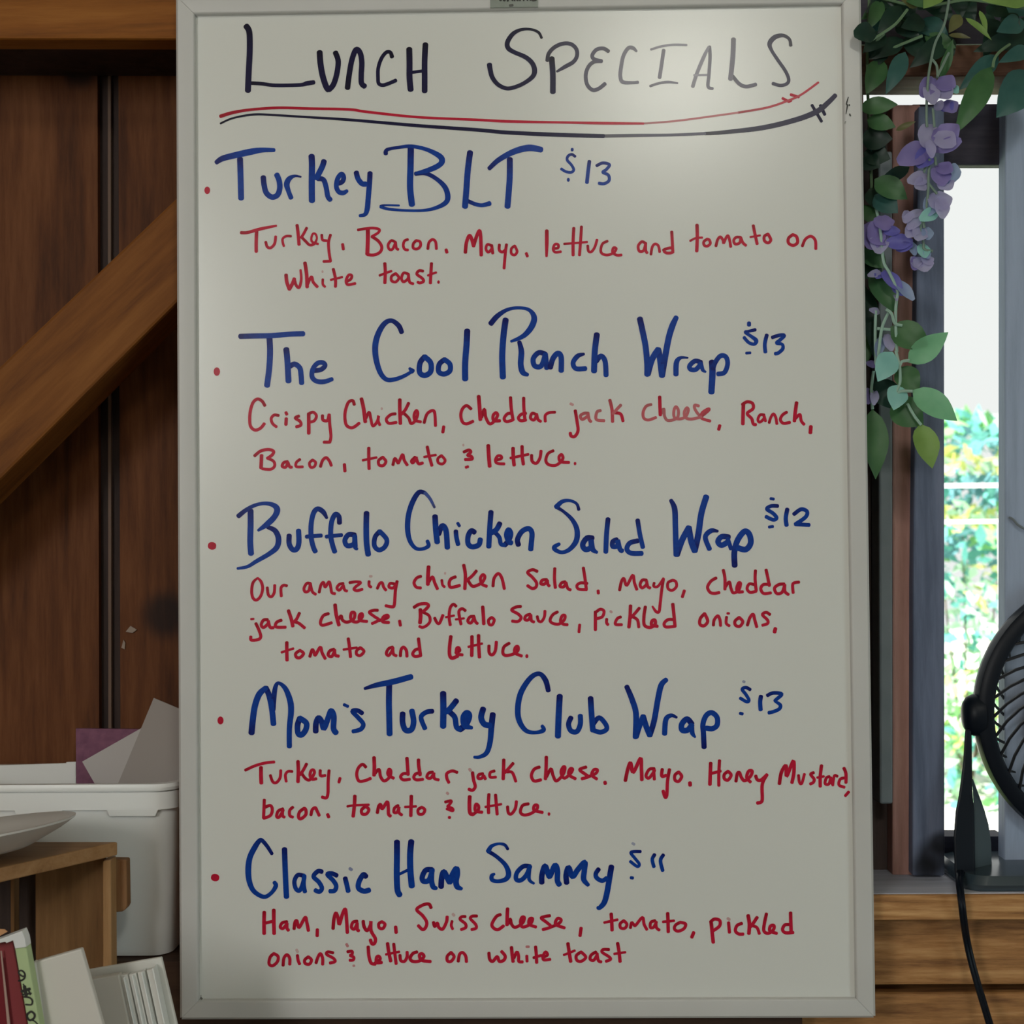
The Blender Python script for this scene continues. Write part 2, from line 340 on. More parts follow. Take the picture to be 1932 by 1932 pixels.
K5, K4, K54, K48 = 500/1932, 400/1932, 540/1932, 480/1932
WRITING = [
 ('title_lettering', 'black', 'black marker title reading LUNCH SPECIALS', [  # low densities paint dry ink and the glare washing over it
  (400,30,K5,45, "w42 250,75 272,120 275,250 268,400 262,545;w26 290,490 360,494 460,506 640,503 690,492,32 742,484,30;w42 785,265 790,340 805,430 830,510 848,538;w38 900,268 920,330 910,420 885,500 852,538;w38 988,525 1000,430 1020,320 1050,246 1080,270 1092,340 1088,430 1090,490 1112,513;w26 1312,298,30 1300,266 1270,266 1235,310 1212,380 1210,450 1215,492 1245,505 1290,492 1340,470;w42 1438,242 1440,350 1440,450 1448,538;w40 1556,208 1550,330 1550,450 1550,548;w22 1455,412 1530,402"),
  (880,30,K5,30, "548,160,18 525,120,20 470,98,18 400,100,22 340,130,30 300,190,34 305,235,34 350,265,30 430,300,32 480,345,34 497,400,36 480,445,32 420,490,28 350,520,28 290,528,28 230,500,30 190,450,32 175,400,34 168,355,36;w40 622,310 630,430 630,555;w28 d92 590,325 600,275 640,230 700,203 760,205 800,240 806,290 780,335 720,370 660,405,16;w27 d80 1035,258 1000,238 950,245 918,285 930,315 985,330 985,330 930,335 890,370 870,430 880,500 920,540 965,530 1010,495;w27 d60 1240,258,16 1215,235 1180,235 1145,290 1128,370 1122,440 1140,482 1210,487,22 1250,484,22;w16 d42 1345,245 1420,222 1510,210 1605,212;w26 d60 1438,250 1425,340 1408,450;w18 d62 1340,512 1400,492 1470,482 1540,490,12;w26 d48 1650,515 1680,420 1730,300 1765,228,18;w24 d62 1772,225 1776,300 1768,430 1762,515 1795,530,20;w16 d38 1660,432 1760,430"),
  (1180,30,K5,30, "w34 d62 788,170 783,300 766,460;w26 d72 782,440 830,495 880,515 950,500;w24 d88 1205,215 1195,170,22 1150,143,26 1090,155,34 1052,200,34 1065,250 1110,320 1165,400 1190,460 1178,494 1130,507 1075,493"),
 ]),
 ('underline_stroke', 'red', 'red marker underline below the title', [
  (0,0,1,5, "416,219.4,6.5 439,212.5,6 472,207 524,203.4 581,204.7,4.8 659,206.5,5 692,211 788,221,4.6 900,226,4.6 958,229 1061,231,4.2 1139,232.4 1214,233,4;d72 w3.6 1214,233 1262,229.5 1309,224 1392,212.5;d92 w4 1392,212.5 1447,203 1485,190.5 1511,179 1544,155.5;w5 1476.5,185.5 1489,192;1492,178.5 1507,183;w4 1488,192.5 1493,190"),
 ]),
 ('underline_stroke', 'black', 'dark marker underline below the red one', [
  (0,0,1,6, "416,233,3.5 439,223,3.5 478,216,4 516,217,4 581,221,4.2 659,226,5 788,237,6 900,245,6.6 958,250,7 1061,254.6,7.5 1139,256.5,7;d80 w6 1139,256.5 1200,255.6 1268,254.6,5 1330,252,5.5;d93 1330,252,6 1361,250,7 1439,241,9 1503.5,225.4,9.5 1542,210,10 1563,193,9 1576,180,8;w5.5 1532,198.5 1550,229;1548,199 1556,216"),
 ]),
 ('heading_lettering', 'blue', 'blue marker heading reading Turkey BLT', [
  (370,250,K4,50, "185,272,40 240,237,50 350,208,54 500,175,56 600,160,44 710,160,34;w52 400,240 405,400 410,600;w48 612,408 620,480 640,550 690,588 740,570 762,510 757,440 735,385;w42 955,404,16 900,396,24 850,420,44 826,470,50 840,530 865,595;w54 1052,215 1056,300 1054,450 1055,622;w50 1165,262 1150,310 1110,390 1095,415;w44 1110,420 1160,430 1185,500 1200,580 1222,612;w42 1285,465 1330,450 1345,410 1325,378 1290,420 1278,490 1300,540 1340,550 1375,532,30;w46 1460,365 1475,420 1510,465 1545,470;w46 1585,370 1580,460 1568,600 1560,690 1540,745,36 1492,758,26"),
  (700,250,K5,30, "108,155,30 108,138 125,122,24 190,110,22 290,100,26 400,122,28 490,165,38 518,200,42 500,235,38 430,270,36 325,298,20;325,300 400,298,30 480,340,30 540,400,36 560,470,38 540,515,34 470,550,26 380,568,20 250,568,18 130,558,20 70,542,22;w14 70,538,20 100,530 205,532;w44 290,105 288,250 285,400 298,525;w42 722,145 705,280 695,420 685,540;w28 708,500 760,522 810,530 865,517,34;862,262,30 930,200,36 1040,140,42 1150,112,46 1240,125,40;w42 1012,195 1010,350 995,540"),
 ]),
 ('price_lettering', 'blue', 'marker price reading 13 dollars beside Turkey BLT', [
  (700,250,K5,20, "w20 1488,175 1465,160 1438,170 1430,200 1460,235 1478,270 1460,290 1420,285 1387,265;w20 1467,120 1466,130;w28 1438,345;w26 1592,210 1582,290 1574,365;w22 1645,242 1690,222 1738,235 1715,270 1690,290 1730,310 1735,350 1700,373 1662,370"),
 ]),
 ('bullet_dot', 'red', None, [(370,250,K4,66, "101,527")]),
 ('ingredient_lettering', 'red', 'red marker line reading Turkey, Bacon, Mayo, lettuce and tomato on', [
  (430,410,K4,28, "w28 120,140 180,138 300,105 440,77,20;w30 262,125 258,220 258,312;w25 345,225 358,268 390,278 425,240 435,175;w22 575,172 530,172 500,195 500,230 510,262;w29 630,72 640,150 648,248;w25 718,97 690,150 668,185;w25 672,182 710,220 745,252 785,242 810,195,18 800,155,20 775,150,20 760,190,20 770,225,22 822,243,20;w24 855,160 862,205 900,213;w25 935,160 917,230 922,320 935,400 935,400 872,402;w26 1045,245 1052,292;w24 1185,115 1240,105 1320,98 1378,110 1370,140 1312,175;w27 1312,175 1370,215 1402,270 1385,318 1330,343 1272,340;w36 1275,108 1275,200 1270,335;w24 1528,228 1490,212 1460,250 1470,290 1500,290 1528,228 1528,228 1535,280 1552,293;w24 1640,202 1610,215 1598,255 1610,290 1640,298;w25 1715,212 1690,240 1690,280 1725,288 1755,260 1750,222 1715,212;w25 1822,288 1832,230 1865,202 1893,225 1900,288"),
  (820,410,K4,26, "w28 105,295 112,320;w31 280,320 290,230 315,168 335,190 355,262 355,262 380,180 408,122 420,180 425,345;w24 520,258 480,248 468,290 490,318 520,288;520,255 530,328;w26 590,250 590,300 620,316 650,290;655,248 645,320 633,465;w24 730,260 700,285 700,330 730,343 752,310 730,260;w26 835,328 845,355;w32 1022,122 1022,240 1020,355,22;w24 1085,285 1125,278 1125,248 1095,248 1080,290 1100,318 1150,313;w28 1268,98 1262,220 1262,345;1338,85 1330,220 1320,345;w20 1180,242 1280,235 1390,225;w24 1395,258 1402,308 1430,313 1460,270 1480,205;w24 1575,217 1530,242 1514,300 1530,333 1580,343 1635,320 1655,285 1630,278 1622,318 1660,345 1702,343"),
  (1180,410,K4,25, "185,238 150,222 117,260 127,308 165,303 185,238;185,235 185,300 198,325;w24 232,338 245,270 270,243 300,260 312,315;w26 345,300 370,288 420,280 430,318 380,326 352,310;w27 422,132 427,220 432,320;w30 652,70 655,180 650,308;w20 590,215 640,190 700,185;w25 745,198 715,222 717,253 745,263 773,240 765,207 745,198;w25 825,262 840,205 865,178 890,210 895,235 915,190 935,168 950,210 960,268;w25 1050,182 1010,182 987,210 1000,243 1040,233 1052,185 1052,185 1070,230 1098,256;w27 1165,75 1180,150 1200,242;w19 1138,180 1228,165;w27 1300,153 1267,172 1267,213 1300,233 1325,205 1300,153;w28 1525,158 1487,190 1487,235 1530,256 1568,230 1560,177 1525,158;w26 1612,262 1640,200 1690,173 1730,210 1735,288"),
 ]),
 ('ingredient_lettering', 'red', 'red marker line reading white toast below Turkey, Bacon', [
  (430,410,K4,27, "w32 530,525 537,590 560,655 560,655 590,600 605,560 605,560,26 622,620,26 650,638,26 668,565,24 662,480,20;w32 702,415 717,520 722,635;w26 724,618 748,560 765,545 777,590 815,633;w22 865,565 865,610 885,633;w24 d40 862,495;w27 960,472 980,560 980,632;w20 937,570 1042,545;w25 1082,585 1120,563 1128,530 1100,527 1077,575 1092,613 1160,603;w29 1430,420 1434,500 1430,598;w22 1382,530 1440,507 1490,490;w25 1530,512 1492,537 1492,578 1530,588 1558,550 1530,512;w25 1645,518 1602,507 1582,555 1600,588 1640,560 1645,518 1645,518 1655,588 1688,606;w26 1778,490 1742,487 1722,518 1770,555 1783,583 1750,598 1730,590;w28 1855,420 1850,500 1845,600;w20 1822,530 1898,502;w30 1919,590"),
 ]),
 ('heading_lettering', 'blue', 'blue marker heading reading The Cool Ranch Wrap', [
  (390,570,K4,50, "w46 305,312 450,308 600,305 750,292 880,288;w52 572,330 577,450 570,600 550,760;w52 725,430 735,530 745,720;w46 750,590 800,565 848,600 860,670 865,738;w42 975,625 1040,615 1078,580 1060,552 1010,557 967,610 960,680 1000,720 1070,725 1142,702,36"),
  (690,560,K5,38, "262,258,34 240,210,36 190,174,32 140,192,36 95,260,40 70,350,42 75,450,40 105,550,36 150,602,32 210,602,30 280,577,26 340,542,22 340,542 320,522,20;w38 430,437 397,480 393,550 430,573 473,545 473,480 430,437;w36 575,458 537,490 532,545 570,563 613,540 613,490 575,458;w43 740,248 735,350 725,480 725,600;912,195,38 960,140,36 1030,95,26 1110,80,22 1190,95,26 1228,150,40 1208,220,42 1150,285,34 1060,325,18;w43 1020,168 1005,280 995,430 1000,586;w40 1120,330,30 1135,400 1130,490 1145,550 1180,568,26;w36 1310,418 1262,407 1222,450 1232,503 1280,503 1310,418 1310,418 1320,520;w38 1345,515 1365,450 1400,412 1425,440 1425,540;w34 1590,417,20 1545,432 1512,480 1532,523 1602,523;w42 1685,275 1670,400 1665,542;w36 1680,470 1715,432 1745,470 1752,572"),
  (1160,570,K4,50, "w52 228,152 250,250 280,400 295,560 295,660;w54 300,655 340,520 395,432 395,432 412,520 430,670 430,670 455,520 490,330 525,215 560,140,44;w46 665,508,16 600,507,30 562,550 557,660;w42 785,548 730,537 682,580 692,613 740,613 785,560;w34 785,550 800,615 828,636,18;w56 885,545 890,640 880,820;w42 890,640 910,560 960,492 1010,497 1028,560 1000,640 940,655"),
 ]),
 ('price_lettering', 'blue', 'marker price reading 13 dollars beside Cool Ranch Wrap', [
  (1160,570,K4,32, "w30 1280,252 1215,267,26 1190,275 1240,310 1288,350,38 1270,383 1220,368 1178,322;w36 1223,190 1223,210;w24 1197,465 1235,462;w34 1385,300 1367,380 1372,455;w32 1435,322 1500,302 1545,305 1500,350 1475,373 1525,385,28 1530,425 1490,463 1462,470"),
 ]),
 ('bullet_dot', 'red', None, [(390,570,K4,74, "92,633")]),
 ('ingredient_lettering', 'red', 'red marker line reading Crispy Chicken, Cheddar jack cheese, Ranch', [
  (450,740,K4,27, "w28 240,122 215,82 175,62 135,90 110,160 102,240 110,310 150,345 200,328 235,287;w26 365,212 325,208 298,240 310,285 345,315;w30 435,240 432,295;w28 432,185 440,202;w27 550,217 517,235 560,265 568,300 527,315;w32 640,195 640,280 640,375;w26 637,198 680,182 710,215 690,260 645,273;w28 765,212 770,253 810,258 825,205;827,205 832,300 842,400 832,455 832,455 778,455;w28 1055,112 1040,77 1000,95 972,180 972,260 990,308 1040,323 1100,282;w33 1120,60 1140,150 1155,270;w26 1160,240 1190,182 1205,240 1225,308 1265,265 1277,215 1272,260 1288,298;w25 d40 1305,150;w27 1430,197 1387,205 1347,245 1370,283 1438,275;w32 1470,68 1470,170 1475,286;w28 1550,100 1520,160 1485,200;w27 1505,190 1550,235 1572,285 1610,260 1633,200 1622,167 1602,200 1607,253 1660,270;w27 1692,278 1717,200 1765,167 1788,190 1795,306;w28 1870,313 1862,365"),
  (840,740,K4,28, "235,152 195,122 157,152 142,210 157,270 195,288 253,265;w34 305,38 312,130 320,250;w28 332,228 357,155 370,230 405,288 450,260 478,210 462,187 437,212 442,258 498,260;w28 610,192 567,197 537,240 560,268 615,253;w29 595,48 602,150 618,253;w28 735,192 692,202 667,235 690,260 735,253;w29 715,52 717,150 727,253;w27 830,203 792,192 777,235 810,253 835,205 835,210 847,250 870,266;w26 1000,182 945,187 912,212 912,266;w29 1185,168 1200,260 1210,350 1180,403 1147,398 1140,372;w24 d55 1142,105 1163,115;w27 d85 1305,192 1267,192 1232,215 1250,248 1300,215 1300,195 1312,250 1328,268;w27 d82 1415,167 1382,182 1377,248 1448,260;w29 d92 1500,72 1520,160 1525,268;w27 d82 1600,117 1560,160 1530,195;1547,187 1600,200 1620,263"),
  (1180,740,K4,26, "d85 235,112 190,127 162,180 167,235 210,253 278,230;w30 312,42 315,130 318,208;w26 d80 327,190 350,152 357,220 390,258 470,235 483,170 460,132 442,170 447,230 500,243 550,220 573,165 560,142 537,180 547,230 600,245 690,225 690,225 660,195 632,150 632,118 668,125;w26 d92 690,222 757,167 755,152 700,187 692,235 772,263;w29 860,303 850,340;w32 1075,108 1072,200 1070,290;w28 1065,112 1110,87 1158,102 1163,150 1110,193 1150,240 1165,288 1188,296;w25 1265,207 1227,207 1207,250 1225,273 1262,240 1262,212 1277,263;w25 1310,278 1327,225 1350,198 1370,230 1380,288;w27 1470,182 1432,207 1412,250 1440,283 1498,275;w32 1560,95 1548,180 1540,262;w27 1550,240 1590,203 1602,260 1628,293;w34 1690,313 1685,370"),
 ]),
 ('ingredient_lettering', 'red', 'red marker line reading Bacon, tomato and lettuce', [
  (450,740,K4,27, "w28 147,580 200,537 270,522 318,537 308,570 262,603;w26 262,600 320,630 328,675 290,703 217,698;w32 210,575 205,690;w27 447,632 412,642 398,675 430,683 450,640 450,640 467,680 485,683;w25 560,612 527,640 527,678 585,680;w25 675,617 647,645 657,683 690,678 703,640 675,617;w27 747,678 767,620 800,597 830,630 845,668;w29 965,658 970,720;w29 1187,508 1187,600 1190,698;w22 1132,620 1258,595;w27 1315,592 1277,622 1282,663 1320,668 1343,630 1315,592;w27 1407,662 1425,603 1450,640 1460,640 1495,568 1510,620 1537,663;w28 1610,592 1577,625 1590,643 1620,600 1620,603 1640,650 1678,645;w28 1720,498 1737,580 1762,668;w22 1692,590 1798,572;w25 1850,577 1817,605 1822,643 1860,653 1883,620 1850,577"),
  (840,740,K4,27, "w24 d40 165,482;w28 170,545 215,527 233,545 205,575 238,585 243,610 182,613;w25 188,685 208,678;w34 392,485 397,580 405,675;w26 457,620 510,605 508,582 477,582 457,620 475,648 538,653;w32 618,510 620,580 628,665;w30 700,493 702,580 712,656;w24 595,600 758,566;w28 787,573 792,628 830,648 863,600 873,535;w27 985,533 937,560 917,620 940,658 1000,668 1050,638 1073,600 1060,568 1037,590 1052,633 1128,640;w30 1183,650"),
 ]),
 ('heading_lettering', 'blue', 'blue marker heading reading Buffalo Chicken Salad Wrap', [
  (380,910,K4,50, "337,308,42 400,257,38 480,212,32 570,192,32 650,205,42 690,245,54 668,310,50 600,380,50 518,438,24;w52 448,260 448,400 445,540 452,650;605,408,36 670,440,46 702,510,50 688,590,48 620,650,42 500,720,36 420,768,30 330,785,24;w46 800,485 800,560 830,612 868,608 888,550 885,440;w44 1142,325,26 1110,270 1060,242 1022,280 1000,380 1000,500 1020,590 1038,630;w36 957,495 1092,485;w44 1258,370 1253,312 1220,292 1187,360 1178,480 1195,570 1215,632;w34 1137,495 1278,480;w44 1398,480 1340,477 1307,530 1330,578 1390,560 1397,490 1397,490 1402,585 1418,608,26;w50 1505,280 1502,400 1505,550 1520,658;w42 1625,447 1582,500 1577,580 1620,617 1673,585 1688,520 1625,447"),
  (740,910,K4,44, "d92 385,228,22 345,150,28 300,97,32;300,97,34 245,90,42 190,170,46 150,290,46 140,420,46 160,530,40 210,598,34 270,608,30 330,580,36 320,535,32;w50 390,310 397,430 410,545;w48 422,470 455,397 490,440 502,595;w40 580,445 585,500 600,565;w28 597,372 612,398;w46 750,455 720,442 692,490 692,560 730,588 788,570 803,520;w46 900,270 890,400 880,586;w46 980,375 950,430 905,460;w38 930,450 975,500 990,560 1022,572;w46 1025,572 1060,530 1080,470 1060,432 1042,480 1062,540 1085,552;w46 1150,570 1142,520 1180,450 1240,422 1273,460 1267,560 1262,612;1700,248,30 1680,195,26 1620,167,28 1550,175,36 1495,225,46;1495,225,34 1560,265,28 1640,340,38 1683,430,46 1678,530,48 1620,608,40 1550,638,34 1490,618,38 1477,590,40 1522,562,30"),
  (1020,910,K54,32, "w36 350,377 312,377 284,420 302,453 340,438 340,390 350,450 380,473,20;w32 455,248 445,350 440,470;w32 515,387 488,400 487,433 520,428 520,392 535,450 550,463;w30 655,256 670,350 690,438;w32 655,395 602,410 582,450 610,478 683,480;w36 880,122,26 905,180 910,300 915,490;w40 920,488 955,390 1000,307 1000,307 1017,400 1040,462 1040,462 1065,350 1085,210 1118,98;w32 1195,330,18 1150,327 1112,370 1140,450;w36 1270,370 1222,367 1197,400 1222,425 1267,400;w28 1262,378 1285,448;w38 1310,562 1308,470 1330,390 1375,332 1408,350 1418,410 1385,453 1332,443"),
 ]),
 ('price_lettering', 'blue', 'marker price reading 12 dollars', [
  (1020,910,K54,25, "1600,160 1557,160 1527,180 1570,210 1593,240 1570,253 1522,232;w20 1553,110 1573,113;w20 1542,302 1568,298;w28 1665,182 1655,240 1660,290;w26 1710,215 1758,182 1798,197 1788,235 1720,283 1720,283 1812,288"),
 ]),
 ('bullet_dot', 'red', None, [(380,910,K4,72, "98,572 96,586")]),
 ('ingredient_lettering', 'red', 'red marker line reading Our amazing chicken Salad, Mayo, cheddar', [
  (450,1060,K4,26, "175,147,18 132,190 120,270 132,330 165,348 203,310 220,240 205,180 175,147,18;262,235 272,300 300,318 325,280 330,213;440,218 410,214 387,240 390,313;655,197 622,197 597,240 607,273 640,263 655,200 655,200 672,270 703,296;735,278 752,210 775,188 790,230 825,182 840,230 850,280 878,290;955,197 917,207 897,240 920,258 955,215 955,215 967,255 988,266;1012,190 1070,182 1113,190 1070,225 1052,250 1080,263 1128,250;1190,178 1190,215 1208,230;w22 d40 1197,132 1213,132;w26 1265,243 1287,197 1310,192 1322,230 1343,258;1425,202 1382,197 1372,230 1410,238 1435,200;w28 1445,178 1430,260 1420,390 1400,410 1342,400"),
  (760,1060,K4,27, "165,132 127,147 102,190 122,230 163,238;w34 235,45 230,120 228,206;w28 235,185 270,138 290,190 315,246;w24 355,167 362,210 380,228;w25 d40 385,105;w28 480,137 437,157 422,200 440,233 518,215;w30 555,30 570,120 565,246;w28 670,83 630,130 580,170;w28 590,160 620,210 652,223 720,190 748,140 730,117 707,150 722,203 763,223;w28 822,222 832,150 870,107 903,150 925,245;w28 1225,87 1182,72 1137,97 1180,140 1218,190 1213,230 1180,243 1137,217;w28 1312,162 1272,167 1257,198 1290,203 1317,170 1317,170 1322,205 1335,220;w28 1385,60 1382,150 1390,236;w27 1480,182 1447,192 1432,223 1465,228 1487,190 1487,190 1502,240 1528,256;w27 1680,197 1622,192 1587,215 1602,248 1675,253;w28 1645,55 1660,150 1672,248;w28 1780,263 1782,287"),
  (1140,1060,K4,27, "140,258 157,180 180,153 205,215 260,122 275,190 297,252;385,167 347,167 327,210 347,238 385,205 385,172 397,225 418,238;w24 455,192 452,223 490,223 540,152;w27 540,155 525,250 510,380 500,453 472,453 440,407,18;w26 625,167 582,190 582,243 620,260 658,225 653,182 625,167;w28 730,263 712,320;w28 1020,147 972,177 942,230 962,275 1000,288 1048,280;w28 1085,75 1100,150 1100,250;w27 1105,228 1140,183 1155,240 1177,283 1225,258 1243,200 1225,192 1207,240 1217,273 1263,273;w27 1365,207 1322,202 1302,245 1330,278 1385,268;w28 1378,80 1375,160 1385,262;w27 1510,207 1452,207 1427,245 1452,288 1518,283;w28 1475,73 1490,140 1505,218;w28 1640,202 1592,207 1552,240 1572,288 1620,278 1645,210 1645,210 1647,270 1678,298;w27 1775,185 1730,192 1717,215 1722,282"),
 ]),
 ('ingredient_lettering', 'red', 'red marker line reading jack cheese, Buffalo Sauce, Pickled onions', [
  (450,1060,K4,28, "158,562 185,620 203,680 180,708 117,713 112,683;w20 114,522 138,520;w28 265,527 227,532 207,575 230,598 270,560 270,535 287,595 318,600;390,532 347,552 342,593 428,596;w31 455,445 480,520 495,586;w28 555,467 530,520 502,550;512,547 550,560 602,602;w28 820,472 772,492 747,550 767,578 848,555;w33 880,392 890,480 915,576;w28 905,530 935,493 947,530 990,550 1050,520 1058,467 1030,463 1022,510 1042,543 1090,545 1128,500 1123,472 1102,490 1107,533 1170,543;w27 1268,442 1232,442 1192,460 1240,500 1278,530 1217,563;1280,535 1358,510 1357,487 1320,502 1312,545 1370,553;w28 1468,538 1475,580"),
  (760,1060,K4,26, "w29 102,415 150,387 215,382 233,405 190,450;190,462 238,490 248,540 220,578 180,598 152,588;w34 160,435 162,500 156,556;w27 290,512 312,555 335,558 365,487;w27 485,405 460,387 432,420 422,500 432,576;w20 392,505 468,490;w27 570,445 540,427 512,450 517,510 530,568;w20 482,525 558,515;w27 650,497 612,502 592,540 620,558 650,510 650,512 662,545 680,563;w31 728,410 734,490 738,566;w27 810,507 782,530 787,568 815,573 833,530 810,507;w28 1075,407 1032,412 992,440 1050,475 1078,510 1050,543 997,540;w27 1160,477 1122,492 1112,525 1145,528 1167,485 1167,485 1172,535 1195,548;w26 1225,497 1237,538 1265,543 1290,500 1295,448;w27 1410,457 1367,482 1342,530 1362,558 1420,568 1470,530 1478,490 1452,492 1437,540 1462,568 1500,573;w26 1612,573 1605,640;w29 1755,455 1755,540 1755,620;w27 1760,458 1800,432 1833,450 1818,500 1765,518;w27 1858,522 1857,555 1870,573;w22 d50 1892,450 1903,460"),
  (1140,1060,K4,27, "150,502 117,520 102,568 160,573;w31 240,400 235,500 225,596;w28 320,422 280,470 242,510;257,500 303,530 315,596;w29 375,410 362,500 367,578 420,598 463,570 463,532 437,537 432,575 485,588;w28 640,527 582,527 547,560 562,593 645,588;w30 625,385 635,480 645,588;w29 915,472 877,515 872,568 910,583 943,540 915,472;w27 995,578 1002,530 1035,492 1055,530 1060,582;w26 1115,503 1112,560 1140,583;w22 1122,470 1138,470;w28 1230,507 1192,540 1197,578 1235,588 1263,545 1230,507;w28 1305,578 1327,510 1357,478 1372,530 1390,593;w27 1510,480 1475,460 1442,482 1488,530 1488,563 1442,578;w34 1560,608 1552,640"),
 ]),
 ('ingredient_lettering', 'red', 'red marker line reading tomato and lettuce below jack cheese', [
  (450,1060,K4,27, "w31 440,735 440,810 442,896;w22 392,825 500,790;w28 560,807 522,835 527,868 560,873 593,835 560,807;w28 650,863 672,800 690,830 700,850 745,778 762,830 790,882;w28 870,797 832,812 817,850 850,863 875,812 875,808 882,850 912,860;w29 1000,700 1012,780 1020,866;w22 957,800 1078,782;w27 1110,782 1077,810 1077,843 1110,853 1143,815 1110,782;w27 1405,777 1367,792 1347,835 1370,853 1405,800 1405,785 1412,840 1438,856;w28 1475,858 1482,800 1505,778 1530,810 1535,862;w28 1655,792 1612,802 1587,840 1612,863 1663,853;w29 1640,700 1650,780 1660,856"),
  (760,1060,K4,28, "w32 438,680 427,770 427,850 450,878 500,858;w28 482,830 518,810 508,782 490,792 492,838 543,848;w31 630,680 630,770 628,856;w31 690,670 692,770 698,870;w22 597,775 723,745;w28 785,765 787,828 815,848 843,810 852,730;w28 970,742 922,775 912,830 937,853 1000,843 1048,810 1048,772 1025,782 1022,830 1083,858;w36 1130,860"),
 ]),
 ('heading_lettering', 'blue', "blue marker heading reading Mom's Turkey Club Wrap", [
  (400,1250,K4,48, "w54 360,642 370,540 390,400 430,290 490,232,46;w50 490,232 520,300 545,420 560,560;w46 555,430 565,300 582,212,38 612,188,30 670,240,44 712,350,52 720,450,52 705,600,46 705,765,46;w50 800,508 780,570 785,645 818,658 855,610 858,550 800,508;w50 945,628 947,560 970,505 1000,540 1020,600 1060,500 1085,440 1110,490 1107,600 1130,640;w28 1203,384 1238,400;w40 1368,462 1325,437 1280,445 1330,500 1378,560 1355,608 1285,628,36;1392,237,26 1500,205,44 1650,175,52 1815,130,50;w52 1615,205 1612,350 1615,500 1618,652"),
  (680,1250,K5,38, "w40 308,372 308,440 330,493 372,488 388,430 375,352;w34 525,355 480,362 442,400 470,480;w44 603,224 605,340 603,466;w40 700,278 650,340 620,360;w38 650,360 688,400 700,468 725,488;w44 725,488 770,450 793,390 775,368 752,400 762,458 812,476,24;w42 895,338 880,400 902,448 945,460;965,378,42 955,470,42 945,580,38 920,658,34 870,688,26 830,690,20;1370,205,34 1350,130,38 1305,82,32 1240,112,36 1170,220,40 1147,340,40 1160,430,38 1210,498,32 1280,510,26 1335,493,32 1325,462,24;w43 1453,245 1445,390 1440,538;w36 1535,402 1517,450 1535,498 1578,503 1603,450 1603,388;w40 1678,260 1685,370 1695,495;w34 1697,450 1740,402 1788,450 1793,488 1750,508 1702,495"),
  (1140,1250,K4,48, "w50 205,220,44 255,340 290,470 285,680;w50 290,675 320,580 355,492 355,492 385,590 415,662 415,662 455,530 490,330 520,205 565,157,42;w46 660,500,22 610,482,36 562,520 550,650;w50 798,560 755,515 708,560 710,615 760,615 798,570;w42 798,572 802,640 828,680,20;w46 910,772 905,650 900,560 930,482 980,457 1028,500 1028,570 985,603 932,598"),
 ]),
 ('price_lettering', 'blue', "marker price reading 13 dollars beside Mom's Turkey Club Wrap", [
  (1140,1250,K4,30, "1330,247 1290,227 1257,245 1290,290 1318,340 1300,358 1240,325;w24 d55 1267,172 1278,178;w28 1238,463 1260,468;w38 1428,308 1421,360 1425,430;w32 1487,300 1540,277 1618,287 1570,335 1555,350,24 1603,385 1598,420 1550,445 1500,458"),
 ]),
 ('bullet_dot', 'red', None, [(400,1250,K4,70, "77,528")]),
 ('ingredient_lettering', 'red', 'red marker line reading Turkey, Cheddar jack cheese, Mayo, Honey Mustard', [
  (450,1420,K4,27, "w26 62,160 150,120 240,95 325,85;w34 205,135 205,210 208,278;w26 290,207 312,265 345,273 378,230 385,162;w25 490,172 450,172 427,205 435,263;w32 542,80 545,170 542,266;w28 620,103 590,160 562,200;w27 577,190 610,235 650,248 690,190 683,158 660,167 652,210 672,243 708,238;w27 745,162 747,210 790,208;w28 825,163 817,260 815,370 800,412 762,405;w27 925,233 915,270;w28 1160,132 1130,107 1092,140 1077,200 1097,258 1150,256 1203,235;w33 1235,45 1238,130 1235,206;w28 1240,195 1280,153 1295,220 1330,258 1378,220 1388,167 1370,153 1362,200 1413,233;w28 1545,192 1502,192 1477,220 1502,248 1560,243;w31 1535,50 1540,120 1545,200;w28 1660,187 1617,192 1597,225 1622,248 1680,243;w31 1640,65 1642,120 1655,203;w27 1770,177 1732,187 1717,225 1750,233 1780,190 1780,192 1785,235 1823,248"),
  (820,1420,K4,28, "w28 205,180 160,167 112,190 112,235 130,272;w29 345,182 355,250 370,310 345,343 312,333;w25 d50 317,150 328,165;w27 440,192 402,202 397,233 430,233 447,200 447,207 463,240;w26 545,167 507,182 507,223 558,223;w31 630,65 628,150 625,240;w29 715,98 670,150 642,180;w27 662,176 708,182 740,262;w29 955,132 907,152 882,210 907,258 968,248;w31 1018,40 1016,140 1010,240;w28 1020,220 1060,148 1080,210 1110,258 1170,200 1188,137 1170,133 1152,180 1182,233 1238,190 1258,152 1235,148 1222,200 1283,238;w29 1380,132 1322,155 1370,195 1398,220 1342,238;1400,220 1468,190 1483,157 1450,157 1432,205 1478,240;w31 1552,268 1555,283"),
